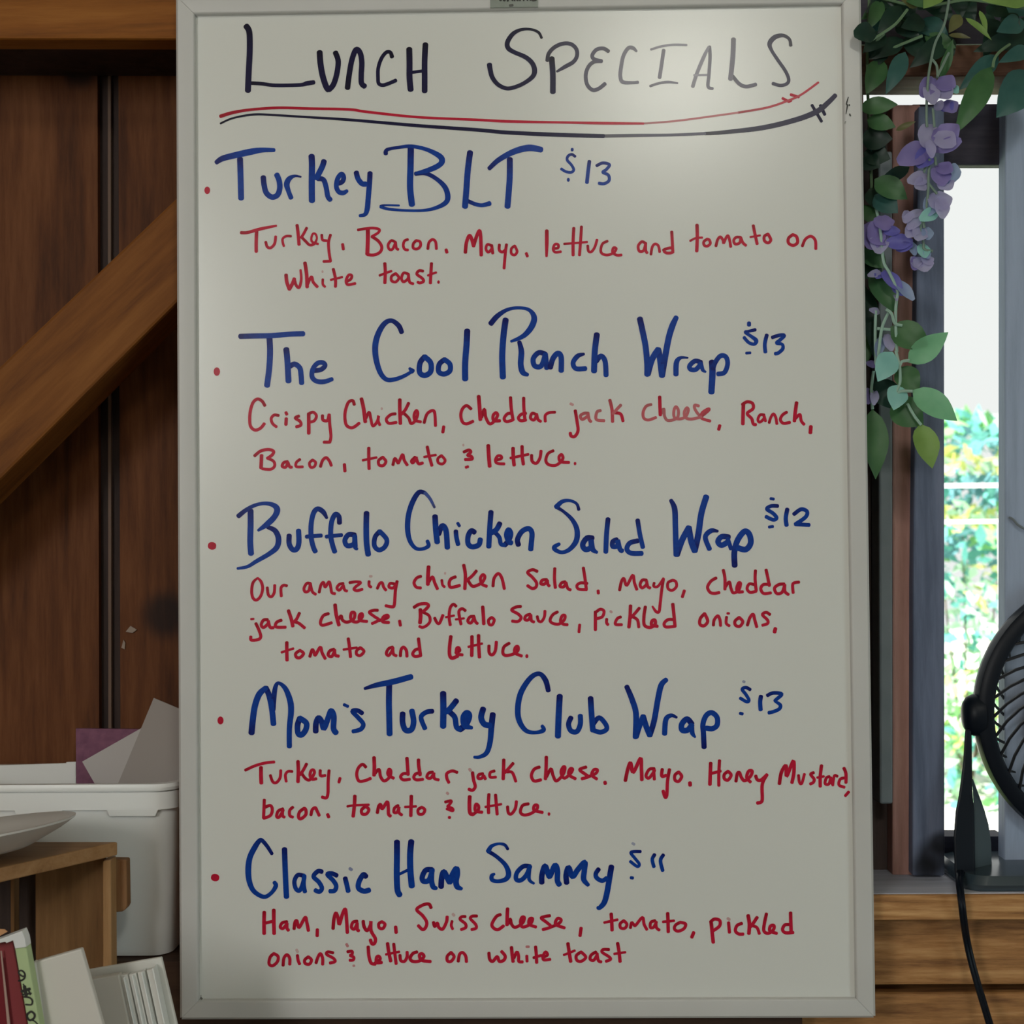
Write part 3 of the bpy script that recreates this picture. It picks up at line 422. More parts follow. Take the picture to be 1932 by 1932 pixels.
  (1160,1420,K48,24, "w27 80,212 100,120 120,78 140,150 195,43 202,120 205,207;w23 300,122 262,127 237,175 260,193 300,140 296,140 300,203;w25 360,127 357,178 390,173;w25 415,128 400,220 395,320 382,338 367,292;w24 485,147 457,170 457,208 485,218 508,180 485,147;w28 570,228 572,248;w27 728,80 725,160 722,242;795,60 790,160 790,250;w22 727,160 803,140;w24 860,142 832,165 832,198 860,208 883,170 860,142;w24 920,218 930,160 947,152 962,190 987,213 1030,180 1043,140 1015,142 1002,190 1030,223;w25 1070,177 1082,205 1110,208 1155,168 1155,168 1120,240 1120,350 1110,376 1082,383;w26 1250,236 1265,150 1300,98 1305,180 1355,63 1360,150 1345,228;w21 1395,172 1402,225 1420,233 1440,163;w23 1510,152 1487,165 1513,200 1508,225 1485,238;w25 1570,98 1560,180 1560,256;w18 1537,190 1588,180;w22 1630,182 1607,192 1597,235 1625,238 1640,190 1640,190 1650,238;w21 1690,180 1667,177 1655,248;w22 1745,192 1712,202 1702,245 1743,263;1740,118 1755,160 1755,228;w22 1776,298 1750,328"),
 ]),
 ('ingredient_lettering', 'red', 'red marker line reading bacon, tomato and lettuce', [
  (450,1420,K4,28, "235,430 232,510 228,595;w28 237,500 290,482 308,520 290,573 230,598;w27 405,512 362,532 347,580 370,588 405,530 402,530 402,575 418,588;w27 495,497 467,525 467,573 495,588;w29 600,507 557,540 547,588 570,603 613,565 613,522 600,507;w28 660,568 672,520 700,502 715,530 735,573;w29 812,563 822,588;w32 1060,395 1056,480 1045,580;w22 992,490 1060,480 1188,475;w28 1160,490 1122,520 1127,558 1165,558 1188,520 1160,490;w29 1265,548 1277,490 1295,473 1310,512 1355,448 1365,500 1367,560 1385,578;w27 1455,482 1422,505 1417,543 1445,543 1462,500 1462,502 1462,545 1488,568;w31 1575,395 1573,480 1570,576;w22 1517,495 1618,490;w27 1670,497 1637,520 1642,558 1680,558 1698,520 1670,497"),
  (820,1420,K4,27, "w24 d50 112,367 123,375;w26 97,450 153,440 130,480 120,490 163,510 163,530 112,512;w25 130,590 140,592;w34 320,400 317,470 322,548 350,563;w28 350,565 398,520 398,482 375,472 372,530 433,543;w29 495,380 490,460 492,550;w28 555,385 562,470 570,562;w22 462,495 608,470;w28 665,492 672,548 700,558 735,510 745,445;w28 855,467 802,482 782,540 812,568 870,558 928,520 938,482 910,482 907,525 983,545;w31 1042,560"),
 ]),
 ('heading_lettering', 'blue', 'blue marker heading reading Classic Ham Sammy', [
  (380,1570,K4,46, "643,198,30 600,130,34 555,78,36 530,78,40 490,132,48 442,230,50 427,340,52 437,450,48 480,540,42 570,590,38 638,553,34 678,490,40 665,458,36;w48 757,155 762,300 768,450 775,590;w38 930,397 877,392 847,450 862,518 900,528 935,430 935,397 932,480 943,543;w40 1098,360 1060,357 1022,405 1070,455 1098,510 1075,543 1038,530;w40 1233,395 1190,377 1148,385 1200,440 1228,490 1213,533 1172,538;w42 1310,420 1325,480 1338,538;w28 d65 1352,332 1368,343;w46 1500,405 1475,388 1437,450 1432,510 1480,538 1528,528"),
  (720,1570,K4,50, "w52 140,88 140,220 138,400 145,530 165,572;w54 270,85 260,200 262,350 275,492;w26 162,383 240,345;w46 458,342 402,347 370,410 382,448 430,438 458,362 458,347 455,440 470,498 498,512,34;w50 542,498 547,420 567,362 600,420 622,455 640,400 680,332 690,380 677,450 690,498 728,516,30;1150,155,26 1120,115,28 1060,107,24 1000,130,34 972,175,44;972,175,36 1050,225,34 1128,300,40 1157,380,48 1130,430,42 1060,448,34 1007,435,38 1005,397,36 1028,382,22"),
  (900,1570,K4,46, "w40 483,312 422,312 364,370 357,430 400,438 450,390 483,312;w32 480,330 475,430 518,468,22;w48 590,460 592,390 620,308 650,385 665,400 710,303 733,350 732,440 750,478;w48 817,462 812,390 835,322 870,405 920,340 982,275 978,350 972,430 1012,482,34;w40 1108,338 1082,380 1092,418 1140,443 1180,420;1225,315,50 1207,420,50 1185,550,50 1160,640,48 1120,687,40 1100,690,32"),
 ]),
 ('price_lettering', 'blue', 'marker price reading 11 dollars', [
  (900,1570,K4,28, "1490,177 1430,177 1402,190 1440,240 1478,290 1460,313 1397,267;w24 d50 1417,102 1433,112;w28 1402,415 1420,418;w32 1618,205 1597,250 1612,315;w32 1698,208 1672,260 1692,350"),
 ]),
 ('bullet_dot', 'red', None, [(380,1570,K4,72, "126,408 124,420")]),
 ('ingredient_lettering', 'red', 'red marker line reading Ham, Mayo, Swiss cheese, tomato, pickled', [
  (470,1690,K4,28, "w33 138,150 136,240 137,345;w33 225,130 225,240 228,345;w28 142,250 223,232;w28 345,237 302,247 284,285 310,298 345,255 345,257 345,295 358,316;w29 410,302 417,245 435,228 455,290 510,198 525,240 540,318;w30 622,308 620,366;w31 765,300 772,220 790,158 810,200 822,260 850,170 875,122 885,180 895,336;w28 985,232 947,242 932,288 960,303 985,250 985,250 987,310 1000,318;w30 1040,232 1047,280 1075,318 1105,270 1110,232 1112,320 1150,390 1143,433 1120,438 1105,403;w28 1210,237 1182,255 1187,293 1220,298 1238,260 1210,237;w31 1335,284 1340,336;w29 1658,110 1640,77 1590,82 1527,125 1580,180 1618,240 1608,290 1580,308 1542,272;w29 1680,242 1692,280 1715,250 1730,290 1765,303 1798,240 1805,192;w25 1850,232 1842,270 1855,303;w25 d40 1857,167 1868,180"),
  (820,1690,K4,28, "w27 280,190 247,192 232,215 280,255 283,290 242,308;w27 385,185 342,187 327,210 373,260 378,295 337,308;w29 600,172 562,190 522,260 542,298 580,308 628,275;w32 665,118 661,200 660,266;w28 670,253 690,213 702,260 735,288 800,250 818,200 795,197 782,240 802,285 870,260 893,210 865,212 862,260 923,285;w28 1050,182 1002,190 972,205 1030,250 1058,285 987,308;1062,285 1130,255 1153,220 1120,207 1102,260 1183,293;w30 1335,294 1325,365"),
  (1120,1690,K4,27, "w31 160,165 165,230 168,315;w24 97,245 218,218;w27 275,227 242,255 247,293 285,296 303,260 275,227;w27 335,293 347,245 370,268 385,267 445,198 460,260 485,308;w27 560,227 522,242 517,288 545,288 570,245 568,245 572,290 598,313;w31 675,160 678,240 680,330;w24 632,238 733,228;w28 790,242 747,267 737,303 770,323 823,300 838,257 790,242;w31 912,335 895,378;w32 1070,235 1080,330 1090,425;w29 1065,240 1100,213 1148,225 1148,275 1092,318;w29 1230,245 1238,335;w25 d50 1222,207 1238,218;w29 1350,252 1307,272 1292,320 1322,348 1363,350;w33 1408,180 1420,260 1415,345;w30 1490,197 1455,250 1427,285;1442,272 1488,290 1510,346;w29 1575,165 1557,250 1552,320 1590,343 1638,310 1643,272 1612,277 1607,320 1668,343;w29 1790,262 1742,267 1722,310 1750,338 1818,335;w31 1795,155 1797,240 1800,330"),
 ]),
 ('ingredient_lettering', 'red', 'red marker line reading onions and lettuce on white toast', [
  (470,1690,K4,28, "225,527 192,560 182,620 215,638 258,600 263,552 225,527;310,635 317,570 345,538 370,570 370,626;w28 440,543 447,590 460,622;w24 d40 432,492 443,513;540,557 507,585 512,618 550,623 568,585 540,557;610,612 627,560 650,528 670,570 670,626;w27 765,520 717,512 707,535 768,570 783,600 737,613;w27 897,510 938,507 938,535 922,545 953,560 948,585 917,588;w24 d70 887,442 898,460;w22 d60 950,638 958,638;w30 1085,465 1092,550 1112,613 1150,623;w29 1150,612 1193,580 1183,552 1162,562 1162,608 1208,608;w31 1262,435 1272,510 1290,596;1318,440 1327,520 1340,620;w22 1247,535 1368,510;w28 1375,542 1382,590 1415,598 1438,560 1440,513;w29 1530,512 1492,527 1467,570 1490,598 1550,595 1593,555 1575,528 1552,542 1572,588 1653,600;1840,517 1807,550 1807,593 1840,598 1868,555 1840,517"),
  (820,1690,K4,27, "w28 215,598 227,535 255,518 283,550 290,602;w29 495,522 502,578 530,598 570,555 590,598 630,588 643,550 610,508;w30 700,470 707,540 715,600;w28 722,568 750,513 765,550 767,598 800,603;w27 840,548 842,598;w23 d70 837,465 858,465;w29 920,465 927,540 930,610;w26 902,565 970,545 985,560;w27 987,562 1028,540 1013,512 992,540 992,583 1053,580;w31 1215,435 1227,520 1240,600;w22 1177,540 1278,500;w28 1335,512 1292,545 1297,588 1335,598 1378,560 1335,512;w28 1470,512 1427,540 1417,578 1450,588 1480,540 1480,532 1492,590 1518,603;w27 1588,490 1537,490 1527,515 1588,555 1603,580 1562,598;w30 1668,433 1682,520 1690,600;w22 1637,530 1738,515"),
 ]),
]
for nm, kind, lab, chunks in WRITING: ink_line(nm, kind, chunks, parent=board, label=lab)
ink_line('ink_smear', 'smudge', [(1180,30,K5,10, "1625,592,6 1612,640 1618,655 1608,715,5;w14 1632,650;w9 1635,715 1640,728;w9 d60 1605,770 1600,782"), (320,1820,160/1932,30, "w44 d80 712,755 735,778;w20 d60 715,700 712,740")], Y=-0.0068, parent=board, label='small dark scuffs on the pale frame')
# maker's plate on the top rail, cut by the picture's upper edge
pl = Mb().pxp([(924.5,-18),(1015.5,-19),(1015,13),(925,14.5)], -0.0072, .0012).obj('name_plate', noise_mat('plate', (0.20, 0.235, 0.19), (0.27, 0.30, 0.27), 60, 0.4), board)
ink_line('plate_lettering', 'smudge', [(880,0,180/1932,34, "620,-110 690,10 720,-60 770,15 815,-110;835,20 885,-100 935,10;850,-20 920,-20;975,10 975,-90 1040,-60 985,-35 1045,8;1085,10 1085,-90 1150,-40 1160,10;1235,5 1235,-90 1300,5;1335,-90 1335,5 1410,2;w50 d90 880,112 935,105")], Y=-0.0074, parent=pl, label='dark letters on the plate, cut by the picture edge')
# ------------------------------------------------------------------ left: counter things
M_PLASTIC = new_mat('white_plastic', (0.86, 0.875, 0.86), 0.35, 0.5)
M_PAPER = new_mat('off_white_paper', (0.52, 0.49, 0.48), 0.75, 0.3)
M_PAPER2 = new_mat('grey_beige_paper', (0.36, 0.325, 0.305), 0.75, 0.3)
M_PURPLE = noise_mat('purple_fleck', (0.17, 0.06, 0.115), (0.25, 0.10, 0.165), 120, 0.7)
M_CREAM = new_mat('cream_board', (0.68, 0.68, 0.64), 0.55, 0.35)
M_PLATE = new_mat('white_glaze', (0.60, 0.58, 0.55), 0.3, 0.5)
M_OAK = wood('light_timber', (0.22, 0.11, 0.045), (0.34, 0.18, 0.075), (0.42, 0.24, 0.11), 'X', off=12.2)
M_OAKV = wood('light_timber_upright', (0.26, 0.14, 0.055), (0.36, 0.20, 0.085), (0.44, 0.26, 0.12), 'Z', off=13.2)
M_SIDEP = wood('brown_side_panel', (0.11, 0.055, 0.02), (0.17, 0.085, 0.03), (0.22, 0.115, 0.045), 'Z', off=14.5)
M_DARKP = wood('dark_back_panel', (0.03, 0.02, 0.018), (0.05, 0.033, 0.028), (0.07, 0.045, 0.038), 'Z', off=15.5)
M_TOPP = wood('grey_brown_top', (0.11, 0.085, 0.055), (0.15, 0.115, 0.075), (0.19, 0.15, 0.10), 'X', off=16.5)

zc = Zp(2230, -.2, 100)                                     # counter top under the picture's lower edge
ct = thing('counter', 'brown timber counter under the binders, just below the picture', 'counter', (-.85, -.2, 0))
Mb().box(XL+.01, -.30, -.46, .0, zc-.035, zc).obj('worktop', M_OAK, ct, bevel=.004)
Mb().box(XL+.03, -.33, -.40, -.01, 0.0, zc-.035).obj('base', M_SIDEP, ct)

# white plastic tub on the ledge
y0, y1 = .022, .138
xr = P(333, 1480, y0).x; xl = xr - .225
z_rt, z_rb, z_b0 = Zp(1480, y0, 166), Zp(1536, y0, 166), zl + .001
def rring(x0, x1, ya, yb, z, r, n=6):
    out = []
    for cx_, cy_, a0 in ((x1-r, ya+r, -90), (x1-r, yb-r, 0), (x0+r, yb-r, 90), (x0+r, ya+r, 180)):
        for k in range(n+1):
            a = math.radians(a0 + 90*k/n); out.append(Vector((cx_+r*math.cos(a), cy_+r*math.sin(a), z)))
    return out
tub = thing('plastic_tub', 'white plastic tub holding papers, on the ledge left of the whiteboard', 'tub', ((xl+xr)/2, (y0+y1)/2, z_b0))
R_ = .022
body = Mb()
def lv(i, z, r=R_): return rring(xl+i, xr-i, y0+i, y1-i, z, r)
outer = [lv(.010, z_b0, .018), lv(.0035, z_rb), lv(.0035, z_rb+.002)]
inner = [lv(.006, z_rt-.004), lv(.0065, z_rb), lv(.0125, z_b0+.003, .016)]
n_ = len(outer[0])
body.loft(outer + [lv(.0035, z_rt-.006)] + inner, False)
body.add(outer[0], [tuple(range(n_))]); body.add(inner[-1], [tuple(range(n_))])
body.obj('tub_body', M_PLASTIC, tub, smooth=True)
rimb = Mb(); rimb.loft([lv(.0034, z_rb+.004), lv(.0, z_rb+.0035), lv(.0, z_rt-.0075), lv(.0022, z_rt-.0075), lv(.0024, z_rt-.0065)], False)
rimb.obj('rim_band', M_PLASTIC, tub, smooth=True)
lip = Mb(); lip.loft([lv(.0034, z_rt-.0058), lv(-.0015, z_rt-.0060), lv(-.0022, z_rt-.003), lv(-.001, z_rt), lv(.005, z_rt), lv(.006, z_rt-.004)], False)
lip.obj('lip', M_PLASTIC, tub, smooth=True)
tabs = Mb()
for xa_, xb_ in ((28, 116), (203, 296)):                     # stepped lugs under the rim band
    tabs.pxp([(xa_-3,1526),(xb_+3,1526),(xb_-3,1540.5),(xa_+3,1540.5)], y0+.0002, .004)
tabs.obj('lug', M_PLASTIC, tub, bevel=.0006)
# papers standing in the tub
def sheet(name, poly, Y, mat, label, cat, th=.0012, group=None, foot=0.0):
    o = Mb().pxp(poly, Y, th).obj(name, mat); return tag(o, label, cat, group)
sheet('folder', [(143,1374.5),(290,1376),(296,1700),(146,1700)], .112, M_PURPLE, 'mottled purple folder standing in the white tub behind the papers', 'folder', .003)
sheet('envelope', [(155,1437),(275,1369),(387,1556),(268,1636)], .088, M_PAPER, 'pale grey sheet leaning left in the white tub, in front of purple folder', 'envelope')
sheet('paper_sheet', [(290,1317),(386,1357),(283,1606),(187,1564)], .066, M_PAPER2, 'taupe sheet leaning right in the white tub, tallest of the papers', 'paper')
sheet('card', [(-60,1446),(125,1440),(125,1438),(143,1437.5),(143,1660),(-60,1660)], .124, M_PLASTIC, 'white card with a small raised tab against the tub back wall', 'card', .002)

# little wooden organizer with a plate on top
z_t = P(222, 1588, -.03).z
org = thing('wooden_organizer', 'open brown timber organizer shelf with a light corner post, in front of the tub', 'shelf', (P(100, 1588, -.05).x, -.05, zc))
topq = [PZ(222,1588,z_t), PZ(0,1637.5,z_t), PZ(-150,1671,z_t), PZ(-250,1588,z_t)]
Mb().prism([v for v in topq], (0, 0, -.0118)).obj('top_board', M_OAK, org, bevel=.0012)
def px_to(poly, Y, d, zbot=None):
    vs = [P(x, y, Y) for x, y in poly]
    if zbot is not None:
        vs = [Vector((v.x, v.y, zbot)) if v.z < zbot + .14 and k >= len(vs)-2 else v for k, v in enumerate(vs)]
    return Mb().prism(vs, (0, d, 0))
px_to([(66,1602),(196,1602),(196,1990),(68,1990)], -.028, .008, zc).obj('side_panel', M_SIDEP, org, bevel=.0008)
px_to([(193.5,1624),(209,1622.5),(212,1990),(194,1990)], -.036, .016, zc).obj('corner_post', M_OAKV, org, bevel=.001)
px_to([(209,1622),(238.5,1622.5),(240,1709),(237,1716),(230,1720.5),(211,1722)], -.020, .012).obj('bracket', wood('red_bracket', (0.14,0.055,0.02),(0.22,0.095,0.035),(0.27,0.15,0.07),'Z',off=17.7), org, bevel=.0015)
px_to([(19,1640),(27,1640),(27,1990),(21,1990)], -.034, .012, zc).obj('divider', M_SIDEP, org, bevel=.0008)
px_to([(-220,1602),(70,1602),(70,1990),(-220,1990)], -.006, .006, zc).obj('back_panel', M_DARKP, org)
# plate: a shallow lathed dish, tipped so that its right edge rides up
pc = P(-62, 1592, -.105); pr_ = (P(133, 1560, -.105) - pc).length
plate = thing('plate', 'white dinner plate lying tilted on the wooden organizer', 'plate', pc)
prf = [(0,.0),(.55,.0),(.62,.004),(.86,.020),(1.0,.032),(1.005,.035),(.985,.0355),(.85,.0245),(.60,.0085),(.5,.006),(0,.006)]
rings = []
tilt = Matrix.Rotation(math.radians(-7), 4, 'Y') @ Matrix.Rotation(math.radians(-3.5), 4, 'X')
for r_, h_ in prf:
    rings.append([pc + tilt @ Vector((max(r_,.001)*pr_*math.cos(a), max(r_,.001)*pr_*math.sin(a), (h_-.012)*.55)) for a in [2*math.pi*k/72 for k in range(72)]])
lowz = min(v.z for r in rings for v in r); rings = [[v + Vector((0,0,z_t-lowz)) for v in r] for r in rings]
mb = Mb(); mb.loft(rings, True)
mb.obj('plate_body', M_PLATE, plate, smooth=True)

# leaning files in the lower left corner
def slab(name, poly, Y, d, mat, parent=None, bevel=.0008):
    n = len(poly); out = []
    for i, (x, y) in enumerate(poly):                         # edges run on down to the counter
        if y == 2082:
            ox, oy = next(p for k in (1, 2, -1, -2) for p in [poly[(i+(k if poly[(i+1)%n][1] != 2082 else -k)) % n]] if p[1] != 2082)
            x, y = x + (x-ox)*(2222-2082)/(2082-oy), 2222
        out.append((x, y))
    poly = out
    return Mb().pxp(poly, Y, d).obj(name, mat, parent, bevel=bevel)
rb = thing('red_binder', 'maroon ring binder with a green spine label, leaning at the picture corner', 'binder', P(20, 2080, -.16))
slab('cover', [(-40,1784),(24,1776),(78,2082),(8,2082)], -.205, .014, new_mat('maroon_cover', (0.24, 0.035, 0.042), 0.5, 0.4), rb)
slab('cover_fold', [(-30,1800),(4,1808),(33,2082),(10,2082)], -.2075, .002, new_mat('deep_red_fold', (0.16, 0.006, 0.014), 0.5, 0.4), rb)
slab('cover_edge', [(0,1794),(3,1794),(19,1932),(40,2082),(32,2082),(13,1932)], -.2085, .001, new_mat('pale_fold_edge', (0.42, 0.28, 0.24), 0.6), rb)
slab('label_sleeve', [(25,1773),(46.5,1770),(101,2082),(78,2082)], -.212, .010, new_mat('green_paper', (0.44, 0.56, 0.30), 0.6), rb)
slab('sleeve_top', [(-30,1783),(41,1756.5),(46.8,1771),(49.5,1787),(28.5,1790),(24.5,1774.5),(12,1779.5),(9.5,1777),(-30,1786)], -.2135, .010, new_mat('clear_sleeve', (0.74, 0.76, 0.76), 0.3, 0.5), rb, .0003)
ink_line('label_lettering', 'smudge', [(0,1740,340/1932,19, "200,628 235,622 262,598 267,560 250,530 222,517 200,535 212,560 245,580 262,575;w30 232,742 318,715;240,778 335,762;w36 262,690 280,785;w15 250,665 262,690;300,712 325,775;w19 258,800 315,808 345,835 345,868 330,885 275,882;w23 300,975 290,1012 318,1050 362,1030 370,988 335,958 302,978;w15 345,1050 372,1062 402,1091"), ], Y=-.2122, parent=rb, label='black handwriting running up the green spine')
on = slab('paper_sheet', [(-20,1752),(8,1753.5),(14,1758),(3,1764),(-20,1776)], -.150, .001, new_mat('orange_paper', (0.62, 0.33, 0.16), 0.7), None, 0)
on.data.transform(Matrix.Identity(4)); tag(on, 'corner of an orange sheet sticking up behind the maroon binder', 'paper')

wf = thing('white_binder', 'plain white binder leaning between the maroon binder and ridged file', 'binder', P(130, 2080, -.19))
slab('cover', [(66,1815),(153,1790),(236,2082),(104,2082)], -.200, .006, new_mat('binder_cover', (0.64, 0.62, 0.575), 0.5, 0.4), wf, .0012)
slab('spine', [(57.5,1817.5),(67,1814.5),(105,2082),(92,2082)], -.2015, .008, M_CREAM, wf, .0018)

fr = thing('file_rack', 'white ridged file holder leaning right of the plain white binder', 'file holder', P(260, 2080, -.16))
slab('back_sheet', [(160,1831.5),(304,1806.5),(368,2082),(214,2082)], -.150, .004, M_CREAM, fr)
slab('front_sheet', [(160,1850),(224,1839),(276,2082),(206,2082)], -.162, .008, new_mat('beige_sheet', (0.60, 0.575, 0.52), 0.55), fr)
M_FIN = new_mat('white_fin', (0.80, 0.82, 0.80), 0.45, 0.4)
for (a, ya, b) in ((223,1838,276), (240,1836.5,295), (256,1832,311), (273.5,1826.5,329), (294,1819,350)):
    Mb().prism([P(a, ya, -.1505), P(a+2.6, ya-.5, -.1505), P(b+3.4+(b-a)*.52, 2222, -.1505), P(b+(b-a)*.52, 2222, -.1505)], (0, -.0115, 0)).obj('fin', M_FIN, fr, bevel=.0006)
for (a, ya, b) in ((227,1840,279), (243,1838,298), (259,1834,315), (276.5,1830,332)):
    Mb().pxp([(a,ya+1),(a+13.5,ya-2),(b+14+(b-a)*.52,2222),(b+(b-a)*.52,2222)], -.1585, .006).obj('sheet', M_CREAM, fr, bevel=.0003)
# ------------------------------------------------------------------ right: fan on the sill
FY = .062
FS = (FY - CAM.y) / FOC                                      # metres per pixel at the fan's plane
FC = P(2100, 1345, FY)
M_BLACK = new_mat('black_plastic', (0.003, 0.006, 0.012), 0.42, 0.2)
M_GRILLE = new_mat('black_grille', (0.006, 0.008, 0.012), 0.3, 0.4)
fan = thing('desk_fan', 'round black desk fan standing on the window sill', 'fan', (FC.x, FY, sz))
RO, RI = 259*FS, 226*FS
def circ(r, y, n=96, c=FC): return [Vector((c.x + r*math.cos(2*math.pi*k/n), c.y + y, c.z + r*math.sin(2*math.pi*k/n))) for k in range(n)]
mb = Mb(); mb.loft([circ(RI,-.009), circ(RI+.002,-.0125), circ(RO-.006,-.0125), circ(RO-.0015,-.009), circ(RO,.0), circ(RO-.0015,.009), circ(RO-.006,.0135), circ(RI+.004,.012), circ(RI+.004,.0), circ(RI,-.009)], False)
mb.obj('cage_ring', M_BLACK, fan, smooth=True)
hubr = .030
mb = Mb(); mb.loft([circ(.002,-.032,32), circ(hubr*.8,-.032,32), circ(hubr,-.028,32), circ(hubr,-.02,32)], True); mb.obj('front_cap', M_BLACK, fan, smooth=True)
mb = Mb(); mb.loft([circ(.045,.012,32), circ(.045,.05,32), circ(.03,.06,32), circ(.002,.062,32)], True); mb.obj('motor_housing', M_BLACK, fan, smooth=True)
def grille(nbars, swirl, yc, yr, r0, rad):
    mb = Mb()
    for k in range(nbars):
        a0 = 2*math.pi*k/nbars; pts = []
        for i in range(9):
            t = i/8; r = r0 + (RI+.001-r0)*t; a = a0 + swirl*(t**1.2)
            y = yc + (yr-yc)*t**2
            pts.append(Vector((FC.x+r*math.cos(a), FC.y+y, FC.z+r*math.sin(a))))
        mb.tube(pts, rad, 5)
    return mb
grille(40, 0.80, -.026, -.010, hubr*.95, .0015).obj('front_grille', M_GRILLE, fan, smooth=True)
grille(40, -0.62, .026, .010, .04, .0014).obj('rear_grille', M_GRILLE, fan, smooth=True)
for k in range(5):                                           # blades at rest
    mb = Mb(); a0 = 2*math.pi*k/5 + .3; g = []
    for i in range(7):
        t = i/6; r = .02 + (.080-.02)*t; wdt = .55 - .1*t
        for j in range(5):
            s_ = j/4 - .5; a = a0 + s_*wdt*1.6 + .35*t
            g.append(Vector((FC.x+r*math.cos(a), FC.y + s_*.022, FC.z+r*math.sin(a))))
    top = g; bot = [v + Vector((0,.0015,0)) for v in g]; n = len(g)
    mb.add(top+bot, [(i*5+j, i*5+j+1, i*5+j+6, i*5+j+5) for i in range(6) for j in range(4)] + [(n+i*5+j, n+i*5+j+5, n+i*5+j+6, n+i*5+j+1) for i in range(6) for j in range(4)]
       + [(j, j+n, j+1+n, j+1) for j in range(4)] + [(30+j, 31+j, 31+j+n, 30+j+n) for j in range(4)] + [(i*5, i*5+5, i*5+5+n, i*5+n) for i in range(6)] + [(i*5+4, i*5+4+n, i*5+9+n, i*5+9) for i in range(6)])
    mb.obj('blade', M_BLACK, fan, smooth=True)
for sgn in (-1, 1):
    q = lambda px, py, Y: (lambda v: Vector((FC.x + (v.x-FC.x)*(-sgn), v.y, v.z)))(P(px, py, Y))
    # tilt knob, its axis pointing sideways
    mb = Mb(); rr = 39*FS; c = P(1840, 1349, FY); cx_ = FC.x + (c.x-FC.x)*(-sgn)
    mb.loft([[Vector((cx_ + sgn*dx, FY + r*rr*math.cos(a)*.8, c.z + r*rr*math.sin(a))) for a in [2*math.pi*k/28 for k in range(28)]] for dx, r in ((-.006,1.02),(.002,1.0),(.0075,.86),(.0105,.62),(.0115,.3),(.0117,.02))], True)
    mb.obj('tilt_knob', M_BLACK, fan, smooth=True)
    mb = Mb()
    prs = [(1821,1833,1375,.014),(1817,1834,1440,.016),(1809,1835,1500,.020),(1803,1838,1530,.024),(1799,1839,1580,.028),(1801,1840,1640,.032),(1803,1841,1660,.034)]
    mb.loft([[q(a, y, FY-d_*.6), q(b, y, FY-d_*.6), q(b, y, FY+d_*.6), q(a, y, FY+d_*.6)] for a, b, y, d_ in prs], True)
    mb.obj('yoke_arm', M_BLACK, fan, bevel=.002)
    mb = Mb()                                                # flared inner gusset
    prs = [(1834,1836,1470,.010),(1836,1847,1500,.014),(1837,1857,1527,.017),(1838,1865,1555,.020),(1838,1870,1590,.022),(1838,1871.5,1655,.024)]
    mb.loft([[q(a, y, FY-d_*.5), q(b, y, FY-d_*.2), q(b, y, FY+d_*.6), q(a, y, FY+d_*.6)] for a, b, y, d_ in prs], True)
    mb.obj('arm_gusset', noise_mat('grey_black_gusset', (0.05,0.075,0.09), (0.055,0.083,0.10), 10, 0.3), fan, smooth=True)
def q2(px, z): return P(px, 1600, FY-.02).x, z
xL_ = P(1800, 1650, FY).x; xR_ = 2*FC.x - xL_
mb = Mb(); mb.loft([rring(xL_, xR_, .024, .125, sz+.0005, .016), rring(xL_, xR_, .022, .127, sz+.006, .018), rring(xL_+.004, xR_-.004, .026, .123, sz+.0135, .018), rring(xL_+.03, xR_-.03, .05, .11, sz+.0165, .014)], True)
mb.obj('base', new_mat('sky_tinted_base', (0.035, 0.055, 0.07), 0.2, 0.8), fan, smooth=True)  # black plastic, bluish sky reflection tinted into its colour
mb = Mb()
cp = spline([P(1812,1640,.05), P(1810,1664,.018), P(1814,1700,.002), P(1818,1735,.006), P(1824,1775,.02), P(1833,1815,.022), P(1844,1855,.018), P(1856,1895,.01), P(1867,1932,.0), P(1880,1975,-.01), P(1890,2050,-.005)], 8)
cp = [Vector(c_) for c_ in cp]
mb.tube([c_ + Vector((-.0013,0,0)) for c_ in cp], .0019, 8); mb.tube([c_ + Vector((.0014,-.0004,0)) for c_ in cp], .0019, 8)
mb.obj('power_cord', M_BLACK, fan, smooth=True)
mb = Mb(); mb.tube(spline([P(1904,976,.073), P(1911,980,.071), P(1920,990,.070), P(1932,997,.070), P(1945,1000,.070), P(1952,994,.070), P(1950,985,.071), P(1942,984,.0735)], 6), .0012, 6)
tag(mb.obj('wire_hook', M_CHANNEL, smooth=True), 'thin grey wire hook on the grey post above the fan', 'hook')

